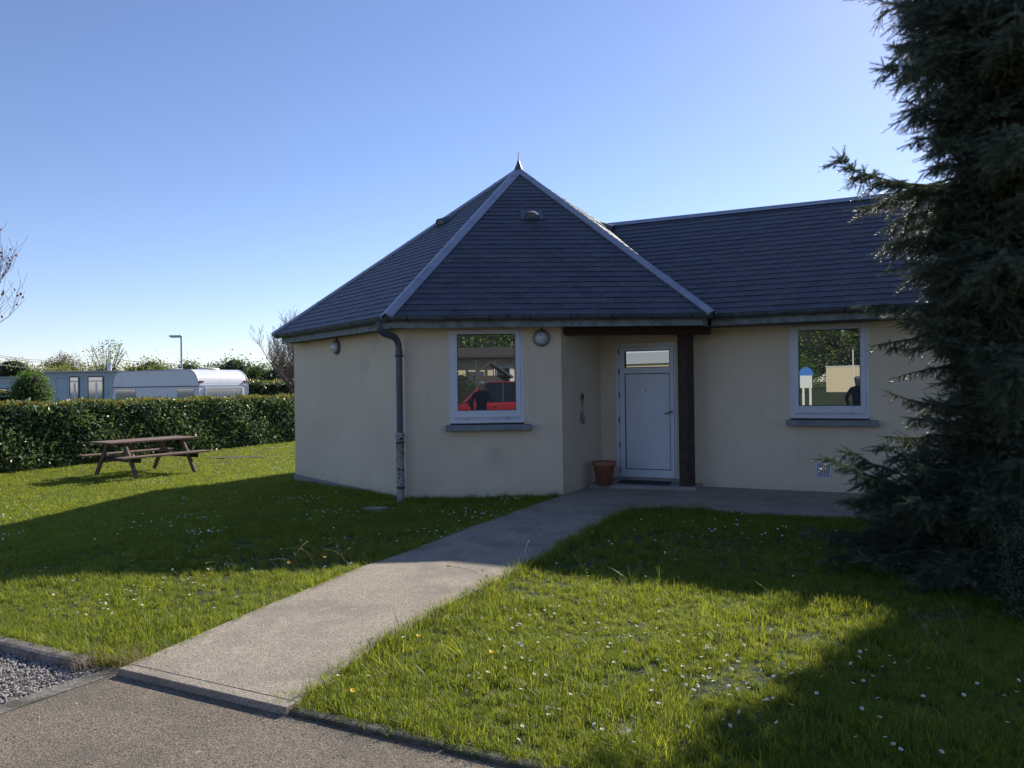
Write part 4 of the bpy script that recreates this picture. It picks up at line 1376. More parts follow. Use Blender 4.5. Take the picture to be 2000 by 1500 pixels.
# ------------------------------------------------------------------ the conifer at the right
def spruce(name, label, x, y, H, seed):
    rng = np.random.default_rng(seed)
    t = thing(name, label, 'tree', (x, y, 0))
    m = MB()
    m.tube([(0, 0, -0.1), (0.02, 0, H * 0.3), (-0.02, 0.02, H * 0.6), (0, 0, H)], [0.16, 0.13, 0.08, 0.01], 12)
    m.build('trunk', MT['bark'], t, fix=False)
    # a needle-covered shoot along +Y, 9 cm long
    nv, nf = [], []
    k = 0
    NN = 36
    for i in range(NN):
        a = i * 2.39996
        yy = 0.004 + 0.082 * i / NN
        L = 0.021 * (0.8 + 0.4 * rng.random())
        fw = 0.35 + 0.55 * (i / NN) ** 3
        d = np.array([math.cos(a) * 0.90, fw, math.sin(a) * 0.90])
        s = np.cross(d, [0, 1, 0]); s /= np.linalg.norm(s)
        p = np.array([0, yy, 0])
        nv += [p - s * 0.0019, p + s * 0.0019, p + d * L]
        nf.append([k, k + 1, k + 2]); k += 3
    for s in (0, 1):
        a = s * math.pi / 2
        q = np.array([math.cos(a), 0, math.sin(a)]) * 0.0022
        nv += [-q, q, np.array([0, 0.09, 0])]
        nf.append([k, k + 1, k + 2]); k += 3
    nv, nf = np.array(nv), np.array(nf)
    seg_p, seg_d = [], []
    wood = MB()
    def shoots(path, step, droop, side_len):
        """walk a limb: pts array; hang side twigs on it"""
        path = np.array(path)
        ds = np.linalg.norm(np.diff(path, axis=0), axis=1)
        tot = ds.sum()
        s = 0.12 * tot
        cum = np.concatenate([[0], np.cumsum(ds)])
        while s < tot:
            i = min(np.searchsorted(cum, s) - 1, len(ds) - 1)
            f = (s - cum[i]) / ds[i]
            p = path[i] * (1 - f) + path[i + 1] * f
            d = (path[i + 1] - path[i]) / ds[i]
            side = np.cross(d, [0, 0, 1]); side /= np.linalg.norm(side) + 1e-6
            frac = s / tot
            for sg in (-1, 1):
                L = side_len * (1.2 - 0.62 * frac) * rng.uniform(0.5, 1.15)
                if L < 0.07:
                    L = 0.08
                v = d * rng.uniform(0.35, 0.9) + side * sg * rng.uniform(0.4, 1.0) + np.array([0, 0, -droop * rng.uniform(0.2, 1.3)])
                v /= np.linalg.norm(v)
                q = p.copy()
                L = min(L, 0.34)
                nseg = max(1, int(L / 0.075))
                for j in range(nseg):
                    v = v + np.array([0, 0, -0.06 * droop]) + rng.normal(size=3) * 0.09
                    v /= np.linalg.norm(v)
                    seg_p.append(q.copy()); seg_d.append(v.copy())
                    if nseg > 1:
                        for s2 in (-1, 1, 0.2):
                            e = v * 0.9 + np.cross(v, [0, 0, 1]) * s2 * 0.9 + rng.normal(size=3) * 0.28
                            e /= np.linalg.norm(e)
                            seg_p.append(q.copy()); seg_d.append(e)
                            if L > 0.22 and rng.random() < 0.75:
                                seg_p.append(q + e * 0.075); seg_d.append(e + rng.normal(size=3) * 0.15)
                    q = q + v * 0.075
            s += step
        # needles on the last third of the limb itself
        q = np.linspace(0.45, 1.0, int(tot * 0.55 / 0.06) + 2)
        for a in q:
            sx = a * tot
            i = min(max(np.searchsorted(cum, sx) - 1, 0), len(ds) - 1)
            f = (sx - cum[i]) / ds[i]
            d = (path[i + 1] - path[i]) / ds[i]
            seg_p.append(path[i] * (1 - f) + path[i + 1] * f); seg_d.append(d)
    def limb(z0, az, L, rise, sag, tipup, r0, step=0.085, droop=0.5, side=0.5):
        o = np.array([0, 0, z0])
        dx, dy = math.cos(az), math.sin(az)
        pts = []
        for i in range(9):
            f = i / 8
            pts.append(o + np.array([dx * L * f, dy * L * f, rise * f - sag * math.sin(math.pi * f * 0.75) + tipup * f ** 4]) + rng.normal(size=3) * 0.012 * L * f)
        wood.tube([tuple(p) for p in pts], [max(r0 * (1 - 0.9 * i / 8), 0.003) for i in range(9)], 5, False)
        shoots(pts, step, droop, side)
    # general whorls
    z = 0.22
    while z < H * 0.97:
        rr_ = float(np.interp(z, [0.2, 0.6, 1.0, 1.46, 2.0, 2.5, 3.0, 3.35, 3.8, 4.3, 5.0, 6.0, 8.8], [1.25, 1.15, 0.8, 0.40, 0.62, 0.85, 0.6, 0.42, 0.52, 0.8, 0.95, 0.95, 0.1]))
        n = 8 if z < 5.5 else 6
        a0 = rng.random() * 6.28
        for k_ in range(n):
            az = a0 + k_ * 2 * math.pi / n + rng.normal() * 0.2
            L = rr_ * rng.uniform(0.8, 1.12) * (1.0 if math.cos(az - math.pi) > 0.2 else 1.3)
            limb(z + rng.normal() * 0.05, az, L, rng.uniform(-0.15, 0.15), rng.uniform(0.02, 0.14), 0.15, 0.012 + 0.014 * L, step=0.095, droop=0.8, side=0.46)
        z += 0.17
    # long limbs reaching out over the lawn: tip (x, y, z), start height, curve
    heroes = [
        ((2.42, 5.45, 3.30), 2.95, 0.05, 0.34, 0.46), ((2.62, 5.6, 2.90), 3.1, 0.00, 0.0, 0.42), ((2.95, 5.5, 2.75), 2.9, 0.04, 0.0, 0.55), ((2.72, 5.4, 2.62), 2.7, 0.05, 0.0, 0.45), ((3.05, 5.6, 2.45), 2.7, 0.05, 0.0, 0.5),
        ((2.83, 5.55, 3.95), 4.25, 0.02, 0.0, 0.46), ((2.95, 5.45, 4.15), 4.3, 0.00, 0.05, 0.40), ((2.98, 5.6, 4.45), 4.5, 0.02, 0.05, 0.42),
        ((3.02, 5.5, 3.42), 3.5, 0.02, 0.05, 0.34), ((3.18, 5.5, 3.75), 3.8, 0.02, 0.0, 0.28),
        ((2.62, 5.5, 2.18), 2.35, 0.06, 0.06, 0.42), ((2.78, 5.6, 1.88), 2.2, 0.03, 0.0, 0.42), ((2.86, 5.3, 2.05), 2.1, 0.03, 0.0, 0.42), ((2.95, 5.7, 1.66), 1.9, 0.04, 0.05, 0.30),
        ((2.80, 5.45, 1.55), 1.45, 0.05, 0.18, 0.34), ((2.75, 5.5, 1.18), 1.2, 0.03, 0.0, 0.30), ((2.92, 5.4, 1.36), 1.3, 0.05, 0.05, 0.36), ((2.88, 5.3, 1.0), 1.0, 0.05, 0.08, 0.42),
        ((2.36, 5.45, 1.06), 0.62, 0.03, 0.26, 0.34), ((2.62, 5.4, 0.92), 0.70, 0.05, 0.22, 0.36), ((2.42, 5.25, 0.76), 0.72, 0.03, 0.05, 0.40), ((2.72, 5.0, 0.78), 0.75, 0.04, 0.05, 0.44),
        ((2.22, 5.6, 0.50), 0.55, 0.06, 0.14, 0.34), ((2.42, 5.05, 0.42), 0.5, 0.05, 0.10, 0.40), ((2.55, 4.75, 0.30), 0.45, 0.05, 0.06, 0.40), ((2.75, 4.6, 0.42), 0.5, 0.04, 0.05, 0.44),
        ((3.0, 4.5, 0.22), 0.4, 0.04, 0.04, 0.36), ((2.28, 5.3, 0.28), 0.35, 0.04, 0.05, 0.36), ((3.1, 4.7, 0.85), 1.0, 0.04, 0.05, 0.5), ((3.2, 4.75, 1.6), 1.8, 0.04, 0.0, 0.5), ((3.2, 4.8, 2.4), 2.6, 0.04, 0.0, 0.5), ((3.3, 4.8, 3.2), 3.3, 0.03, 0.0, 0.45), ((3.3, 4.8, 4.0), 4.0, 0.03, 0.0, 0.42),
    ]
    KS = 1.19
    allh = []
    for hi, ((tx, ty, tz), z0, sag, up_, sd_) in enumerate(heroes):
        KS = 1.38 if hi < 5 else 1.19
        sd_ *= 0.62 if 10 <= hi < 18 else 0.8
        tx, ty = tx * KS, ty * KS
        tz, z0 = max(1.6 + (tz - 1.6) * KS, 0.16), max(1.6 + (z0 - 1.6) * KS, 0.3)
        allh.append(((tx, ty, tz), z0, sag, up_, sd_ * 1.05))
        for k_ in range(3 if hi >= 18 else 1):
            f = rng.uniform(0.65, 0.92)
            allh.append(((x + (tx - x) * f + rng.normal() * 0.10, y + (ty - y) * f + rng.normal() * 0.15, max(tz + rng.normal() * 0.16 - 0.05, 0.15)), z0 + rng.normal() * 0.08, sag, up_ * 0.5, sd_))
    for (tx, ty, tz), z0, sag, up_, sd_ in allh:
        dx, dy = tx - x, ty - y
        L = math.hypot(dx, dy)
        limb(z0, math.atan2(dy, dx), L, tz - z0 - up_, sag, up_, 0.020, step=0.062, droop=0.75, side=sd_)
    wood.build('limbs', MT['bark'], t, 'stuff', fix=False)
    P = np.array(seg_p); D = np.array(seg_d)
    n = len(P)
    up = rng.normal(size=(n, 3))
    X = np.cross(D, up); X /= np.linalg.norm(X, axis=1)[:, None]
    Z = np.cross(X, D)
    Mx = np.stack([X, D, Z], 2) * rng.uniform(0.85, 1.3, n)[:, None, None]
    tv = np.clip(rng.random(n) * 0.7 + 0.15 * np.sin(P[:, 2] * 6), 0, 1)
    V, F, tt = stamp(nv, nf, Mx, P, tv)
    fast_mesh('needles', V, F, MT['needle'], t, 'stuff', tt)
    print('spruce shoots', n, 'tris', len(F))
spruce('spruce_tree', 'big dark spruce tree filling the right side, its limbs hanging over the lawn', 4.75, 7.05, 8.8, 4)
leafy('juniper_shrub', 'low grey-green shrub at the right picture edge below the spruce', 'shrub', 3.62, 5.0, 0.85,
      [(0, 0, 0.22, 0.30, 0.30, 0.26), (0.15, 0.1, 0.48, 0.26, 0.28, 0.24), (-0.16, -0.1, 0.14, 0.24, 0.24, 0.18), (0.05, 0.05, 0.66, 0.14, 0.16, 0.16), (0.4, 0.1, 0.4, 0.4, 0.4, 0.4), (-0.12, 0.1, 0.40, 0.16, 0.18, 0.20)],
      20000, 0.022, 'shrub_leaf', 0.02, 0.4, 90, None, 40, core=0.5, per=6, tight=1.1)

# ------------------------------------------------------------------ lawn plants
def poly_dist(px, py, poly):
    """signed: True inside"""
    ins = np.zeros(px.shape, bool)
    n = len(poly)
    for i in range(n):
        x0, y0 = poly[i]; x1, y1 = poly[(i + 1) % n]
        c = ((y0 > py) != (y1 > py)) & (px < (x1 - x0) * (py - y0) / (y1 - y0 + 1e-12) + x0)
        ins ^= c
    return ins
def edge_dist(px, py, poly):
    d = np.full(px.shape, 1e9)
    n = len(poly)
    for i in range(n):
        x0, y0 = poly[i]; x1, y1 = poly[(i + 1) % n]
        dx, dy = x1 - x0, y1 - y0
        t = np.clip(((px - x0) * dx + (py - y0) * dy) / (dx * dx + dy * dy), 0, 1)
        d = np.minimum(d, np.hypot(px - x0 - t * dx, py - y0 - t * dy))
    return d
house_poly = [(p.x, p.y) for p in (C1, C2, IC, WE, Vector((14, 14, 0)), Vector((3.3, 20, 0)), Vector((0.4, 19.2, 0)), Vector((-3.6, 17.6, 0)), C0)]
def lawn_ok(px, py, path_pad=0.0, kerb_pad=0.02):
    tt = (px - KX) * kn[0] + (py - KY) * kn[1]
    ok = tt > kerb_pad
    ok &= ~poly_dist(px, py, house_poly)
    ins = poly_dist(px, py, path_poly)
    if path_pad > 0:
        ins &= edge_dist(px, py, path_poly) > path_pad
    ok &= ~ins
    return ok
def in_view(px, py, pad=0.05):
    return (np.abs(px) < (0.70 + pad) * py + 0.35)

def sample(n, y0, y1, power, rng):
    """points in the view wedge with density ~ 1/y**power per m2"""
    k = 2 - power
    u = rng.random(n)
    y = (y0 ** k + u * (y1 ** k - y0 ** k)) ** (1 / k) if abs(k) > 1e-6 else y0 * (y1 / y0) ** u
    x = (rng.random(n) * 2 - 1) * (0.74 * y + 0.4)
    return x, y

def blades(n, rad, h, wd, lean, rng, seg=2):
    V, F = [], []
    for i in range(n):
        a = rng.random() * 6.28
        r = rad * math.sqrt(rng.random())
        b = np.array([r * math.cos(a), r * math.sin(a), 0])
        L = h * rng.uniform(0.55, 1.25)
        az = rng.random() * 6.28
        ln_ = lean * rng.uniform(0.2, 1.3)
        d = np.array([math.cos(az), math.sin(az), 0])
        s = np.array([-d[1], d[0], 0]) * wd * rng.uniform(0.7, 1.3) / 2
        k = len(V)
        for j in range(seg):
            f = j / seg
            p = b + d * ln_ * L * f ** 1.6 + np.array([0, 0, L * (f - 0.25 * ln_ * f * f)])
            ww = 1 - 0.45 * f
            V += [p - s * ww, p + s * ww]
        V.append(b + d * ln_ * L + np.array([0, 0, L * (1 - 0.25 * ln_)]))
        for j in range(seg - 1):
            F += [[k + 2 * j, k + 2 * j + 1, k + 2 * j + 3], [k + 2 * j, k + 2 * j + 3, k + 2 * j + 2]]
        F.append([k + 2 * seg - 2, k + 2 * seg - 1, k + 2 * seg])
    return np.array(V), np.array(F)

def source_mesh(name, V, F, m, tint=None):
    me = bpy.data.meshes.new(name)
    me.from_pydata([tuple(v) for v in V], [], [tuple(int(i) for i in f) for f in F])
    a = me.attributes.new('tint', 'FLOAT', 'POINT')
    a.data.foreach_set('value', np.zeros(len(V), np.float32) if tint is None else tint.astype(np.float32))
    me.materials.append(m)
    return me

def scatter(name, P, rz, sc, meshes, kind='stuff', lean=0.0, rng=RNG):
    """one object whose points carry instances of the given meshes (geometry nodes)"""
    me = bpy.data.meshes.new(name)
    me.vertices.add(len(P))
    me.vertices.foreach_set('co', np.asarray(P, np.float32).ravel())
    ra_ = np.stack([rng.normal(size=len(P)) * lean, rng.normal(size=len(P)) * lean, rz], 1)
    a = me.attributes.new('rot', 'FLOAT_VECTOR', 'POINT'); a.data.foreach_set('vector', ra_.astype(np.float32).ravel())
    a = me.attributes.new('scl', 'FLOAT', 'POINT'); a.data.foreach_set('value', np.asarray(sc, np.float32))
    a = me.attributes.new('pick', 'INT', 'POINT'); a.data.foreach_set('value', rng.integers(0, len(meshes), len(P)).astype(np.int32))
    o = bpy.data.objects.new(name, me)
    link(o, None, kind)
    ng = bpy.data.node_groups.new(name + '_nodes', 'GeometryNodeTree')
    ng.interface.new_socket('Geometry', in_out='INPUT', socket_type='NodeSocketGeometry')
    ng.interface.new_socket('Geometry', in_out='OUTPUT', socket_type='NodeSocketGeometry')
    N, L = ng.nodes, ng.links
    gi, go = N.new('NodeGroupInput'), N.new('NodeGroupOutput')
    ip = N.new('GeometryNodeInstanceOnPoints')
    jn = N.new('GeometryNodeJoinGeometry')
    for k in reversed(meshes):
        so = bpy.data.objects.new(k.name, k)
        oi = N.new('GeometryNodeObjectInfo')
        oi.inputs['Object'].default_value = so
        oi.inputs['As Instance'].default_value = True
        L.new(oi.outputs['Geometry'], jn.inputs[0])
    L.new(gi.outputs[0], ip.inputs['Points'])
    L.new(jn.outputs[0], ip.inputs['Instance'])
    ip.inputs['Pick Instance'].default_value = True
    def attr(nm, ty, sock):
        q = N.new('GeometryNodeInputNamedAttribute')
        q.data_type = ty
        q.inputs[0].default_value = nm
        L.new([x for x in q.outputs if x.enabled][0], sock)
    attr('pick', 'INT', ip.inputs['Instance Index'])
    attr('rot', 'FLOAT_VECTOR', ip.inputs['Rotation'])
    attr('scl', 'FLOAT', ip.inputs['Scale'])
    L.new(ip.outputs[0], go.inputs[0])
    md = o.modifiers.new('scatter', 'NODES')
    md.node_group = ng
    return o

grng = np.random.default_rng(99)
def tuft_meshes(prefix, k, n, rad, h, wd, lean, m='grass', seg=2):
    out = []
    for i in range(k):
        V, F = blades(n, rad, h, wd, lean, grng, seg)
        out.append(source_mesh(prefix, V, F, MT[m], np.repeat(grng.random(len(V) // (2 * seg + 1)) * 0.6, 2 * seg + 1)))
    return out
def lawn_z(x, y):
    near = np.exp(-np.hypot(x, y - 5) / 14)
    return gz(x, y) - 0.035 + 0.006 * near * (np.sin(x * 3.1 + 1.3 * np.sin(y * 2.3)) + np.sin(y * 4.3 + 2.0 * np.sin(x * 1.9)) * 0.7 + 0.5 * np.sin(x * 9 + y * 7)) - 0.004
# near lawn
x, y = sample(52000, 2.9, 9.0, 1.7, grng)
ok = lawn_ok(x, y, 0.015)
x, y = x[ok], y[ok]
patch = 0.5 + 0.5 * np.sin(x * 2.7 + 1.7 * np.sin(y * 1.9)) * np.sin(y * 3.3 + 1.2 * np.sin(x * 2.2))
hollow = np.sin(x * 5.3 + 2.1 * np.sin(y * 4.1)) * np.sin(y * 6.1 + 1.7 * np.sin(x * 3.7))
keepm = (hollow < 0.55) | (grng.random(len(x)) < 0.35)
x, y, patch = x[keepm], y[keepm], patch[keepm]
sc = (0.58 + 0.62 * patch) * grng.uniform(0.6, 1.35, len(x))
scatter('lawn_grass', np.stack([x, y, lawn_z(x, y)], 1), grng.random(len(x)) * 6.28, sc, tuft_meshes('grass_tuft', 5, 22, 0.036, 0.056, 0.0034, 0.8), lean=0.12, rng=grng)
# farther lawn
x, y = sample(60000, 8.2, 34.0, 1.6, grng)
ok = lawn_ok(x, y, 0.0) 
x, y = x[ok], y[ok]
scatter('far_lawn_grass', np.stack([x, y, lawn_z(x, y)], 1), grng.random(len(x)) * 6.28, grng.uniform(0.7, 1.3, len(x)), tuft_meshes('grass_patch', 4, 34, 0.11, 0.048, 0.006, 0.7), lean=0.10, rng=grng)
# long grass along the edges of path, kerb and walls
def along(poly, n, off, spread, rng):
    P = []
    L = [math.dist(a, b) for a, b in zip(poly[:-1], poly[1:])]
    cum = np.concatenate([[0], np.cumsum(L)])
    s = rng.random(n) * cum[-1]
    i = np.clip(np.searchsorted(cum, s) - 1, 0, len(L) - 1)
    A_ = np.array(poly)
    f = (s - cum[i]) / np.array(L)[i]
    p = A_[i] * (1 - f)[:, None] + A_[i + 1] * f[:, None]
    d = (A_[i + 1] - A_[i]); d /= np.linalg.norm(d, axis=1)[:, None]
    nr = np.stack([d[:, 1], -d[:, 0]], 1)
    return p + nr * (off + rng.normal(size=n) * spread)[:, None]
edges = [
    ([path_poly[i] for i in range(0, 7)], 900, 0.0, 0.05, 1.0), ([path_poly[i] for i in range(21, 12, -1)], 1200, 0.0, 0.06, 1.15),
    ([kpt(1.3, 0.0), kpt(6.5, 0.0)], 1700, 0.0, 0.035, 0.62), ([kpt(-4.0, 0.04), kpt(-0.1, 0.04)], 600, 0.0, 0.04, 0.9),
    ([(C1.x, C1.y - 0.05), (C2.x, C2.y - 0.05)], 330, 0.03, 0.05, 1.0), ([(C0.x - 0.04, C0.y - 0.06), (C1.x - 0.04, C1.y - 0.06)], 380, 0.03, 0.06, 1.0)]
EP, ES = [], []
for poly, n, off, sp, s_ in edges:
    p = along(poly, n, off, sp, grng)
    EP.append(p); ES.append(np.full(n, s_) * grng.uniform(0.45, 1.2, n))
EP, ES = np.concatenate(EP), np.concatenate(ES)
ok = lawn_ok(EP[:, 0], EP[:, 1], 0.03, -0.065)
EP, ES = EP[ok], ES[ok]
scatter('edge_grass', np.column_stack([EP, lawn_z(EP[:, 0], EP[:, 1])]), grng.random(len(EP)) * 6.28, ES, tuft_meshes('long_tuft', 4, 13, 0.03, 0.095, 0.0036, 0.9, seg=3), lean=0.2, rng=grng)
# tall loose tufts
cl = []
for (cx, cy, n, s_) in ((-1.98, 4.72, 46, 0.22), (-2.1, 5.0, 20, 0.2), (-1.5, 5.9, 34, 0.2), (-1.1, 7.1, 20, 0.2), (0.35, 7.05, 46, 0.22), (0.75, 7.5, 24, 0.25), (-0.35, 5.5, 20, 0.18), (-0.75, 4.65, 30, 0.16),
                        (1.45, 5.0, 16, 0.25), (0.9, 5.9, 14, 0.3), (-0.6, 4.2, 22, 0.2), (0.9, 3.4, 12, 0.3), (-2.35, 6.4, 18, 0.35)):
    q = grng.normal(size=(n, 2)) * s_ + [cx, cy]
    cl.append(q)
cl = np.concatenate(cl)
ok = lawn_ok(cl[:, 0], cl[:, 1], 0.0)
cl = cl[ok]
scatter('tall_grass', np.column_stack([cl, lawn_z(cl[:, 0], cl[:, 1])]), grng.random(len(cl)) * 6.28, grng.uniform(0.4, 1.0, len(cl)), tuft_meshes('tall_tuft', 4, 7, 0.03, 0.21, 0.0045, 0.8, seg=4), lean=0.15, rng=grng)
# dry straw at the kerb corner
q = grng.normal(size=(34, 2)) * [0.14, 0.05] + kpt(-0.12, 0.0)
scatter('dry_straw', np.column_stack([q, np.full(len(q), -0.03)]), grng.random(len(q)) * 6.28, grng.uniform(0.5, 1.1, len(q)), tuft_meshes('straw', 2, 8, 0.03, 0.13, 0.004, 1.6, 'dry_grass', 3), lean=0.3, rng=grng)

# seed stalks standing above the turf
def stalk(h, bend, head):
    mb = MB()
    pts = [Vector((bend * h * (f ** 2.2), 0, h * (f - 0.35 * bend * f ** 3))) for f in np.linspace(0, 1, 7)]
    mb.tube(pts, 0.0012, 4, False)
    d = (pts[-1] - pts[-2]).normalized()
    mb.tube([pts[-1], pts[-1] + d * head * 0.3, pts[-1] + d * head * 0.7, pts[-1] + d * head], [0.002, 0.0055, 0.005, 0.001], 5, False)
    return mb
SMs = []
for i in range(4):
    mb = stalk(0.2 + 0.05 * i, 0.15 + 0.25 * i, 0.03)
    me = bpy.data.meshes.new('stalk')
    me.from_pydata(mb.v, [], mb.f)
    me.materials.append(MT['dry_grass'])
    a = me.attributes.new('tint', 'FLOAT', 'POINT')
    SMs.append(me)
sp = []
for (x0, y0, x1, y1, n) in ((1.35, 6.65, 2.3, 6.0, 46), (-2.4, 6.35, -1.4, 6.9, 34), (1.1, 4.2, 1.7, 4.7, 9), (-0.2, 5.2, 0.2, 6.6, 10), (1.6, 3.6, 2.6, 4.4, 9), (-0.9, 4.3, -0.3, 5.2, 8)):
    f = grng.random(n)
    sp.append(np.stack([x0 + (x1 - x0) * f, y0 + (y1 - y0) * f], 1) + grng.normal(size=(n, 2)) * 0.09)
sp = np.concatenate(sp)
sp = sp[lawn_ok(sp[:, 0], sp[:, 1])]
scatter('seed_stalks', np.column_stack([sp, lawn_z(sp[:, 0], sp[:, 1])]), grng.random(len(sp)) * 6.28, grng.uniform(0.5, 1.1, len(sp)), SMs, lean=0.08, rng=grng)

# daisies: the nearest as things, the far ones as one mass
def daisy_mesh(rad=0.0105, petals=11):
    mb = MB()
    n = petals
    for i in range(n):
        a = 2 * math.pi * i / n
        c, s = math.cos(a), math.sin(a)
        w_ = 0.30 * rad
        mb.add([(c * rad * 0.25, s * rad * 0.25, 0.0), (c * rad * 0.75 - s * w_, s * rad * 0.75 + c * w_, 0.002), (c * rad, s * rad, 0.0035), (c * rad * 0.75 + s * w_, s * rad * 0.75 - c * w_, 0.002)], [(0, 1, 2, 3)])
    return mb
bl = daisy_mesh(); me_pet = bpy.data.meshes.new('petals'); me_pet.from_pydata(bl.v, [], bl.f); me_pet.materials.append(MT['petal'])
mb = MB(); mb.lathe([(0.0038, 0.0), (0.0034, 0.0028), (0, 0.004)], 8); me_eye = bpy.data.meshes.new('eye'); me_eye.from_pydata(mb.v, [], mb.f); me_eye.materials.append(MT['daisy_eye'])
mb = MB(); mb.tube([(0, 0, -0.075), (0.004, 0.002, -0.03), (0, 0, 0)], 0.0012, 4, False); me_stem = bpy.data.meshes.new('stem'); me_stem.from_pydata(mb.v, [], mb.f); me_stem.materials.append(MT['grass'])
me_yel = bpy.data.meshes.new('dandelion_petals'); bl = daisy_mesh(0.015, 16); me_yel.from_pydata(bl.v, [], bl.f); me_yel.materials.append(MT['yellow'])
clusters = [(0.30, 5.05, 26, .28), (0.75, 4.55, 22, .3), (1.05, 3.95, 40, .26), (0.15, 3.65, 16, .3), (-0.15, 4.3, 14, .35), (1.75, 3.75, 24, .35), (0.6, 6.3, 12, .5), (-3.0, 5.55, 26, .22), (-2.6, 6.0, 14, .4),
            (-2.2, 6.7, 12, .5), (-3.6, 6.8, 12, .5), (-1.9, 5.2, 8, .4), (2.2, 3.4, 14, .3), (1.5, 7.6, 14, .5), (1.3, 9.0, 8, .3), (-1.6, 8.0, 12, .8), (2.4, 6.9, 12, .4), (-0.9, 4.15, 6, .15)]
dz = []
for cx, cy, n, s_ in clusters:
    dz.append(grng.normal(size=(n, 2)) * s_ + [cx, cy])
dz = np.concatenate(dz)
dz = dz[lawn_ok(dz[:, 0], dz[:, 1]) & in_view(dz[:, 0], dz[:, 1])][:290]
for i, (a, b) in enumerate(dz):
    z = float(lawn_z(a, b)) + 0.055 + grng.uniform(0, 0.025)
    o = bpy.data.objects.new('daisy', me_pet)
    o.location = (a, b, z)
    o.rotation_euler = (grng.normal() * 0.35, grng.normal() * 0.35, grng.random() * 6.28)
    o.scale = (1.0,) * 3
    COL.objects.link(o)
    tag(o, 'small white daisy growing in the lawn grass', 'daisy', 'daisies in the lawn')
    for nm, me in (('eye', me_eye), ('stem', me_stem)):
        k = bpy.data.objects.new(nm, me); COL.objects.link(k); k.parent = o
yl = [(-1.99, 6.55, 'leftmost of the two dandelions at the shadow edge left of the path'), (-1.72, 6.75, 'second dandelion at the shadow edge left of the path, nearer the path'), (-0.60, 4.60, 'dandelion by the right edge of the path'),
      (-0.14, 4.33, 'dandelion in the middle of the sunlit grass right of the path'), (-0.83, 3.78, 'dandelion nearest the kerb, by the corner of the path')]
for a, b, lb in yl:
    o = bpy.data.objects.new('dandelion', me_yel)
    o.location = (a, b, float(lawn_z(a, b)) + 0.10)
    o.rotation_euler = (0.3, 0.2, 0)
    COL.objects.link(o)
    tag(o, 'yellow ' + lb, 'dandelion', 'dandelions in the lawn')
    k = bpy.data.objects.new('stem', me_stem); COL.objects.link(k); k.parent = o
# far daisies
fd = []
for _ in range(120):
    cx, cy = sample(1, 8, 27, 1.2, grng)
    n = int(grng.integers(4, 26))
    fd.append(grng.normal(size=(n, 2)) * grng.uniform(0.15, 0.6) + [cx[0], cy[0]])
fd = np.concatenate(fd)
fd = fd[lawn_ok(fd[:, 0], fd[:, 1])]
mb = MB(); mb.lathe([(0.010, 0.0), (0.007, 0.003), (0, 0.004)], 6)
dm = bpy.data.meshes.new('daisy_head'); dm.from_pydata(mb.v, [], mb.f); dm.materials.append(MT['petal'])
scatter('far_daisies', np.column_stack([fd, lawn_z(fd[:, 0], fd[:, 1]) + 0.058]), grng.random(len(fd)) * 6.28, grng.uniform(0.8, 1.4, len(fd)), [dm], lean=0.3, rng=grng)

# gravel and loose grit
def pebble_mesh(seed):
    r = np.random.default_rng(seed)
    bm = bmesh.new()
    bmesh.ops.create_icosphere(bm, subdivisions=1, radius=0.5)
    for v in bm.verts:
        v.co *= r.uniform(0.75, 1.2)
        v.co.z *= 0.65
    me = bpy.data.meshes.new('pebble')
    bm.to_mesh(me); bm.free()
    me.materials.append(MT['pebble'])
    me.attributes.new('tint', 'FLOAT', 'POINT')
    return me
PM = [pebble_mesh(i) for i in range(5)]
n = 15000
s_ = -grng.random(n) * 2.6 - 0.1
t_ = -grng.random(n) ** 1.2 * 1.5
s_ = s_ + t_ * 0.09
gx_ = KX + kd[0] * s_ + kn[0] * t_
gy_ = KY + kd[1] * s_ + kn[1] * t_
scatter('gravel', np.stack([gx_, gy_, np.full(n, -0.059) + grng.random(n) * 0.008], 1), grng.random(n) * 6.28, grng.uniform(0.008, 0.022, n), PM, lean=0.6, rng=grng)
n = 900
s_ = grng.random(n) * 5.5 - 0.2
t_ = -grng.random(n) ** 2.0 * 1.6 - 0.10
gx_ = KX + kd[0] * s_ + kn[0] * t_
gy_ = KY + kd[1] * s_ + kn[1] * t_
scatter('grit', np.stack([gx_, gy_, np.full(n, -0.0365)], 1), grng.random(n) * 6.28, grng.uniform(0.003, 0.010, n), PM, lean=0.6, rng=grng)

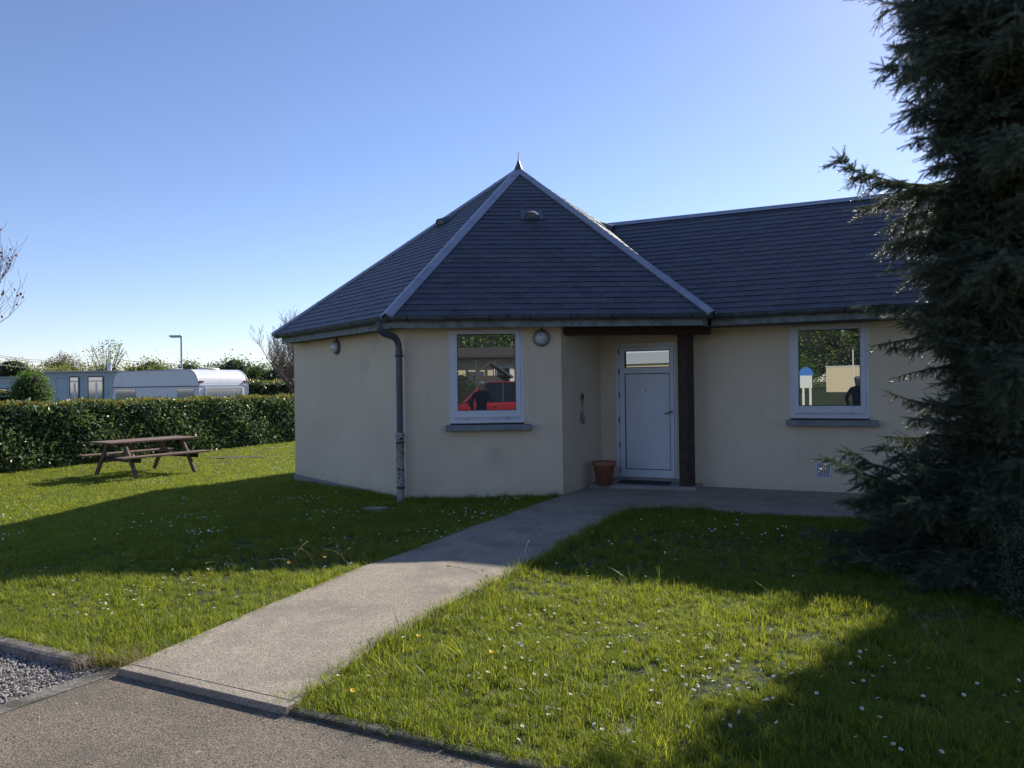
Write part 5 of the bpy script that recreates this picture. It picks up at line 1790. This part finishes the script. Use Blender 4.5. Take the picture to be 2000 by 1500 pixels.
# ------------------------------------------------------------------ across the road, seen in the window panes
def person():
    t = thing('person', 'person in black jacket taking a photograph, mirrored in the front window', 'person', (0, -0.36, -0.06))
    J_ = {'pelvis': (0, 0, 0.96), 'waist': (0, 0, 1.10), 'chest': (0, 0.0, 1.34), 'neck': (0, 0.0, 1.50), 'head0': (0, 0.02, 1.58), 'head1': (0, 0.025, 1.68), 'head2': (0, 0.02, 1.76),
          'lh': (-0.10, 0, 0.92), 'lk': (-0.13, 0.03, 0.50), 'la': (-0.14, 0.0, 0.10), 'lt': (-0.15, 0.14, 0.06), 'rh': (0.10, 0, 0.92), 'rk': (0.13, 0.02, 0.50), 'ra': (0.15, -0.02, 0.10), 'rt': (0.17, 0.12, 0.06),
          'ls': (-0.19, 0, 1.42), 'le': (-0.30, 0.10, 1.17), 'lw': (-0.25, 0.05, 0.93), 'rs': (0.19, 0, 1.42), 're': (0.29, 0.16, 1.22), 'rw': (0.13, 0.26, 1.50), 'lhd': (-0.25, 0.06, 0.85), 'rhd': (0.09, 0.27, 1.58)}
    Rd = {'pelvis': .155, 'waist': .145, 'chest': .17, 'neck': .062, 'head0': .075, 'head1': .095, 'head2': .075, 'lh': .10, 'lk': .068, 'la': .05, 'lt': .045, 'rh': .10, 'rk': .068, 'ra': .05, 'rt': .045,
          'ls': .075, 'le': .055, 'lw': .04, 'rs': .075, 're': .055, 'rw': .04, 'lhd': .04, 'rhd': .04}
    E_ = [('pelvis', 'waist'), ('waist', 'chest'), ('chest', 'neck'), ('neck', 'head0'), ('head0', 'head1'), ('head1', 'head2'), ('pelvis', 'lh'), ('lh', 'lk'), ('lk', 'la'), ('la', 'lt'), ('pelvis', 'rh'), ('rh', 'rk'), ('rk', 'ra'), ('ra', 'rt'),
          ('chest', 'ls'), ('ls', 'le'), ('le', 'lw'), ('lw', 'lhd'), ('chest', 'rs'), ('rs', 're'), ('re', 'rw'), ('rw', 'rhd')]
    ks = list(J_)
    me = bpy.data.meshes.new('body')
    me.from_pydata([J_[k] for k in ks], [(ks.index(a), ks.index(b)) for a, b in E_], [])
    o = bpy.data.objects.new('body', me)
    link(o, t)
    md = o.modifiers.new('skin', 'SKIN')
    for k, sv in zip(ks, me.skin_vertices[0].data):
        sv.radius = (Rd[k], Rd[k] * (0.72 if k in ('chest', 'waist', 'pelvis') else 1))
        sv.use_root = (k == 'pelvis')
    o.modifiers.new('sub', 'SUBSURF').levels = 2
    dg = bpy.context.evaluated_depsgraph_get()
    me2 = bpy.data.meshes.new_from_object(o.evaluated_get(dg))
    o.modifiers.clear()
    o.data = me2
    me2.name = 'body'
    me2.materials.clear()
    me2.materials.append(MT['jacket']); me2.materials.append(MT['skin'])
    for p in me2.polygons:
        p.use_smooth = True
        c = p.center
        if c.z > 1.535 and abs(c.x) < 0.2 or c.z < 0.92 and c.z > 0.7 and c.x < -0.19:
            p.material_index = 1
    m = MB(); m.lathe([(0.103, 0), (0.108, 0.04), (0.09, 0.085), (0.05, 0.115), (0, 0.125)], 14, (0, -0.002, 1.68)); m.build('hair', MT['hair'], t)
    for s in (-1, 1):
        for k in range(5):
            x0 = (0.09 if s > 0 else -0.25)
            z0 = 1.585 if s > 0 else 0.83
            dd = 1 if s > 0 else -1
            m = MB()
            fx = (k - 2) * 0.016
            L = (0.05, 0.062, 0.068, 0.062, 0.05)[k]
            m.tube([(x0 + fx, 0.27 if s > 0 else 0.06, z0), (x0 + fx * 1.2, (0.285 if s > 0 else 0.075), z0 + dd * L * 0.5), (x0 + fx * 1.2, (0.275 if s > 0 else 0.085), z0 + dd * L)], [0.009, 0.008, 0.006], 6)
            m.build('finger', MT['skin'], t)
person()

def car():
    t = thing('parked_car', 'shiny red parked car mirrored in the front window', 'car', (-1.5, -4.5, -0.06))
    t.scale = (1.05, 1.0, 1.19)
    L, W_ = 4.15, 1.72
    side = [(0.02, 0.32), (0.0, 0.55), (0.10, 0.72), (0.95, 0.90), (1.02, 0.92), (3.95, 0.96), (4.10, 0.85), (4.15, 0.55), (4.10, 0.32)]
    m = MB()
    for s in (0,):
        n = len(side)
        prof = [(0.0, 0.86), (0.5, 1.0), (0.5, 1.0), (0.0, 0.86)]
        cols = []
        for yy, sc_ in ((-W_ / 2, 0.97), (-W_ / 2 + 0.10, 1.0), (W_ / 2 - 0.10, 1.0), (W_ / 2, 0.97)):
            cols.append([(x if sc_ == 1 else L / 2 + (x - L / 2) * 0.985, yy, z if sc_ == 1 else 0.32 + (z - 0.32) * 0.93) for x, z in side])
        vs = [v for c in cols for v in c]
        fs = [tuple(range(n)), tuple(range(3 * n, 4 * n))]
        for c in range(3):
            fs += [(c * n + i, c * n + (i + 1) % n, (c + 1) * n + (i + 1) % n, (c + 1) * n + i) for i in range(n)]
        m.add(vs, fs)
    m.build('body', MT['red_paint'], t, bevel=0.03)
    cab = [(0.98, 0.90), (1.62, 1.42), (1.85, 1.50), (3.25, 1.50), (3.55, 1.42), (4.0, 0.93)]
    def sidew(y, inn_):
        return [(x, y - (math.copysign(inn_ * (z - 0.9) / 0.6, y)), z) for x, z in cab]
    m = MB()
    a_, b_ = sidew(-W_ / 2 + 0.06, 0.2), sidew(W_ / 2 - 0.06, 0.2)
    n = len(cab)
    m.add(a_ + b_, [tuple(range(n)), tuple(range(n, 2 * n))] + [(i, i + 1, n + i + 1, n + i) for i in range(n - 1)])
    m.build('cabin_glass', MT['car_glass'], t, bevel=0.02)
    m = MB(); m.box((2.55, 0, 1.50), (1.45, W_ - 0.5, 0.035)); m.build('roof', MT['red_paint'], t, bevel=0.012)
    for s in (-1, 1):
        yb, yt = s * (W_ / 2 - 0.05), s * (W_ / 2 - 0.245)
        m = MB()
        for (xb, xt) in ((0.99, 1.66), (3.99, 3.5)):
            m.beam((xb, yb, 0.91), (xt, yt, 1.47), 0.07, 0.04)
        m.build('pillar', MT['red_paint'], t)
        m = MB()
        for (xb, xt) in ((2.25, 2.28), (3.3, 3.18)):
            m.beam((xb, yb, 0.91), (xt, yt, 1.47), 0.06, 0.04)
        m.build('pillar', MT['gasket'], t)
        for xh in (1.95, 3.05):
            m = MB(); m.tube([(xh, s * (W_ / 2 + 0.004), 0.80), (xh + 0.03, s * (W_ / 2 + 0.035), 0.80), (xh + 0.15, s * (W_ / 2 + 0.035), 0.80), (xh + 0.18, s * (W_ / 2 + 0.004), 0.80)], 0.012, 6); m.build('door_handle', MT['red_paint'], t)
        m = MB(); m.box((1.30, s * (W_ / 2 + 0.09), 0.98), (0.12, 0.18, 0.13)); m.build('mirror', MT['red_paint'], t, bevel=0.03)
        m = MB(); m.box((0.10, s * 0.62, 0.66), (0.16, 0.3, 0.14)); m.build('headlight', MT['lamp_lens'], t, bevel=0.03)
        for xw in (0.85, 3.32):
            m = MB(); m.tube([(xw, s * (W_ / 2 - 0.20), 0.31), (xw, s * (W_ / 2 + 0.01), 0.31)], 0.31, 24); wh = m.build('wheel', MT['tyre'], t)
            m = MB(); m.tube([(xw, s * (W_ / 2 + 0.0), 0.31), (xw, s * (W_ / 2 + 0.018), 0.31)], 0.19, 16); m.build('rim', MT['galv'], wh)
car()

hm_ = thing('mobile_home', 'cream mobile home with dark roof and veranda, mirrored in the front window', 'mobile home', (-6.0, -19.5, 0.25), R(4))
m = MB(); m.box((5, 0, 1.5), (11, 3.6, 2.6)); m.build('body', MT['cream_wall'], hm_)
m = MB(); m.beam((-0.8, 1.0, 2.95), (10.8, 1.0, 2.95), 2.6, 0.12); m.add([(-0.8, 2.6, 2.8), (10.8, 2.6, 2.8), (10.8, 0, 3.45), (-0.8, 0, 3.45), (-0.8, -2.4, 2.8), (10.8, -2.4, 2.8)], [(0, 1, 2, 3), (3, 2, 5, 4), (0, 3, 4), (1, 2, 5)]); m.build('roof', MT['brown_siding'], hm_)
for xx in (5.6, 6.6, 7.6, 8.6, 9.7):
    m = MB(); m.box((xx, 2.4, 1.4), (0.08, 0.08, 2.8)); m.build('post', MT['brown_siding'], hm_)
m = MB(); m.box((8.0, 1.83, 1.35), (1.0, 0.06, 2.1)); dd_ = m.build('door', MT['white_paint'], hm_)
m = MB(); m.box((8.0, 1.87, 1.5), (0.66, 0.03, 1.5)); m.build('pane', MT['gasket'], dd_)
m = MB(); m.box((6.6, 1.83, 1.7), (0.8, 0.06, 0.8)); m.build('window', MT['trim_dark'], hm_)
m = MB(); m.box((6.8, 2.42, 1.0), (6.2, 0.05, 0.07)); m.box((6.8, 2.42, 0.6), (6.2, 0.05, 0.07)); m.build('railing', MT['brown_siding'], hm_)

gh = thing('porch_hut', 'small pale hut with dark gabled roof, mirrored in the front window', 'hut', (0.9, -12.6, 0.06), 0)
m = MB(); m.box((0, 0, 1.0), (1.5, 1.4, 2.0)); m.build('wall', MT['brown_siding'], gh)
m = MB(); m.beam((-1.0, 0, 1.9), (0, 0, 2.6), 2.0, 0.09); m.beam((1.0, 0, 1.9), (0, 0, 2.6), 2.0, 0.09); m.build('roof', MT['brown_siding'], gh)
leafy('laurel_bush', 'dense dark bush beside the hut, mirrored in the front window', 'bush', -0.5, -9.8, 2.3, [(0, 0, 1.1, 0.9, 0.7, 1.1), (-1.2, 0, 1.0, 0.9, 0.7, 1.0)], 3500, 0.07, 'bush_leaf', 0.06, 1.2, 12, core=0.85)

sg_ = thing('campsite_sign', 'white board with a blue arched top on posts, mirrored in the right window', 'sign', (-7.3, -11.3, float(gz(-7.3, -11.3))), R(-25))
m = MB()
m.box((0, 0, 1.45), (0.52, 0.04, 0.62)); m.build('board', MT['white_paint'], sg_, bevel=0.01)
m = MB()
m.add([(0.32 * math.cos(a), e, 1.72 + 0.38 * math.sin(a)) for e in (-0.025, 0.025) for a in np.linspace(0, math.pi, 13)], [tuple(range(13)), tuple(range(13, 26))] + [(i, i + 1, 14 + i, 13 + i) for i in range(12)])
m.build('arch', MT['blue'], sg_)
for s in (-0.12, 0.18):
    m = MB(); m.box((s, -0.03, 0.6), (0.1, 0.05, 1.25)); m.build('post', MT['white_paint'], sg_)

cw = thing('garden_wall', 'long cream wall across the campsite, mirrored in the right window', 'wall', (-19.2, -37.4, 0.65), R(-10))
m = MB(); m.box((5.5, 0, 1.05), (11, 0.3, 2.1)); m.build('wall', MT['cream_wall'], cw)
m = MB(); m.box((5.5, 0, 2.13), (11.1, 0.4, 0.07)); m.build('coping', MT['white_paint'], cw)
fp = thing('flag_pole', 'thin white pole before the cream wall, mirrored in the right window', 'pole', (-8.6, -18.9, 0.2))
m = MB(); m.tube([(0, 0, 0), (0, 0, 3.1)], 0.035, 8); m.build('pole', MT['white_paint'], fp)
leafy('hedge_bush', 'leafy green bush at the left end of the cream wall, mirrored in the right window', 'bush', -19.0, -33.0, 3.0, [(0, 0, 1.4, 1.2, 1.2, 1.5)], 2500, 0.12, 'bush_leaf', 0.06, 1.5, 13)
# the wooded bank behind
rb_ = random.Random(8)
spots = [(-42, -58), (-36, -60), (-31, -57), (-26, -61), (-21, -57), (-16, -60), (-10, -52), (-4, -50), (1, -47), (6, -50), (12, -48)]
for i, (x, y) in enumerate(spots):
    hh_ = rb_.uniform(10.5, 12.5)
    rg = random.Random(300 + i)
    leafy('bank_tree', 'broad green tree on the wooded bank, mirrored in the window panes', 'tree', x, y, hh_, blobset(rg, 3.6, hh_, 6, 0.2) + [(0, 0, hh_ * 0.42, 3.4, 2.2, hh_ * 0.42)], 12000, 0.26, 'bank_leaf', 0.2, hh_ * 0.6, 130 + i, 'trees on the wooded bank', 6, core=0.8)
lh = thing('mobile_home', 'long cream mobile home with pale grey roof, mirrored in the pane of the door', 'mobile home', (-45.0, -37.0, 0.65), R(-8))
m = MB(); m.box((7, 0, 1.5), (14, 4, 2.9)); m.build('body', MT['cream_wall'], lh)
m = MB(); m.add([(-0.3, 2.3, 2.9), (14.3, 2.3, 2.9), (14.3, 0, 4.1), (-0.3, 0, 4.1), (-0.3, -2.3, 2.9), (14.3, -2.3, 2.9)], [(0, 1, 2, 3), (3, 2, 5, 4), (0, 3, 4), (1, 2, 5)]); m.build('roof', MT['home_roof'], lh)
for xx in (2.0, 5.5, 9.0, 12.0):
    m = MB(); m.box((xx, 2.02, 1.7), (1.3, 0.06, 1.0)); f_ = m.build('window', MT['white_paint'], lh)
    m = MB(); m.box((xx, 2.06, 1.7), (1.1, 0.03, 0.8)); m.build('pane', MT['car_glass'], f_)
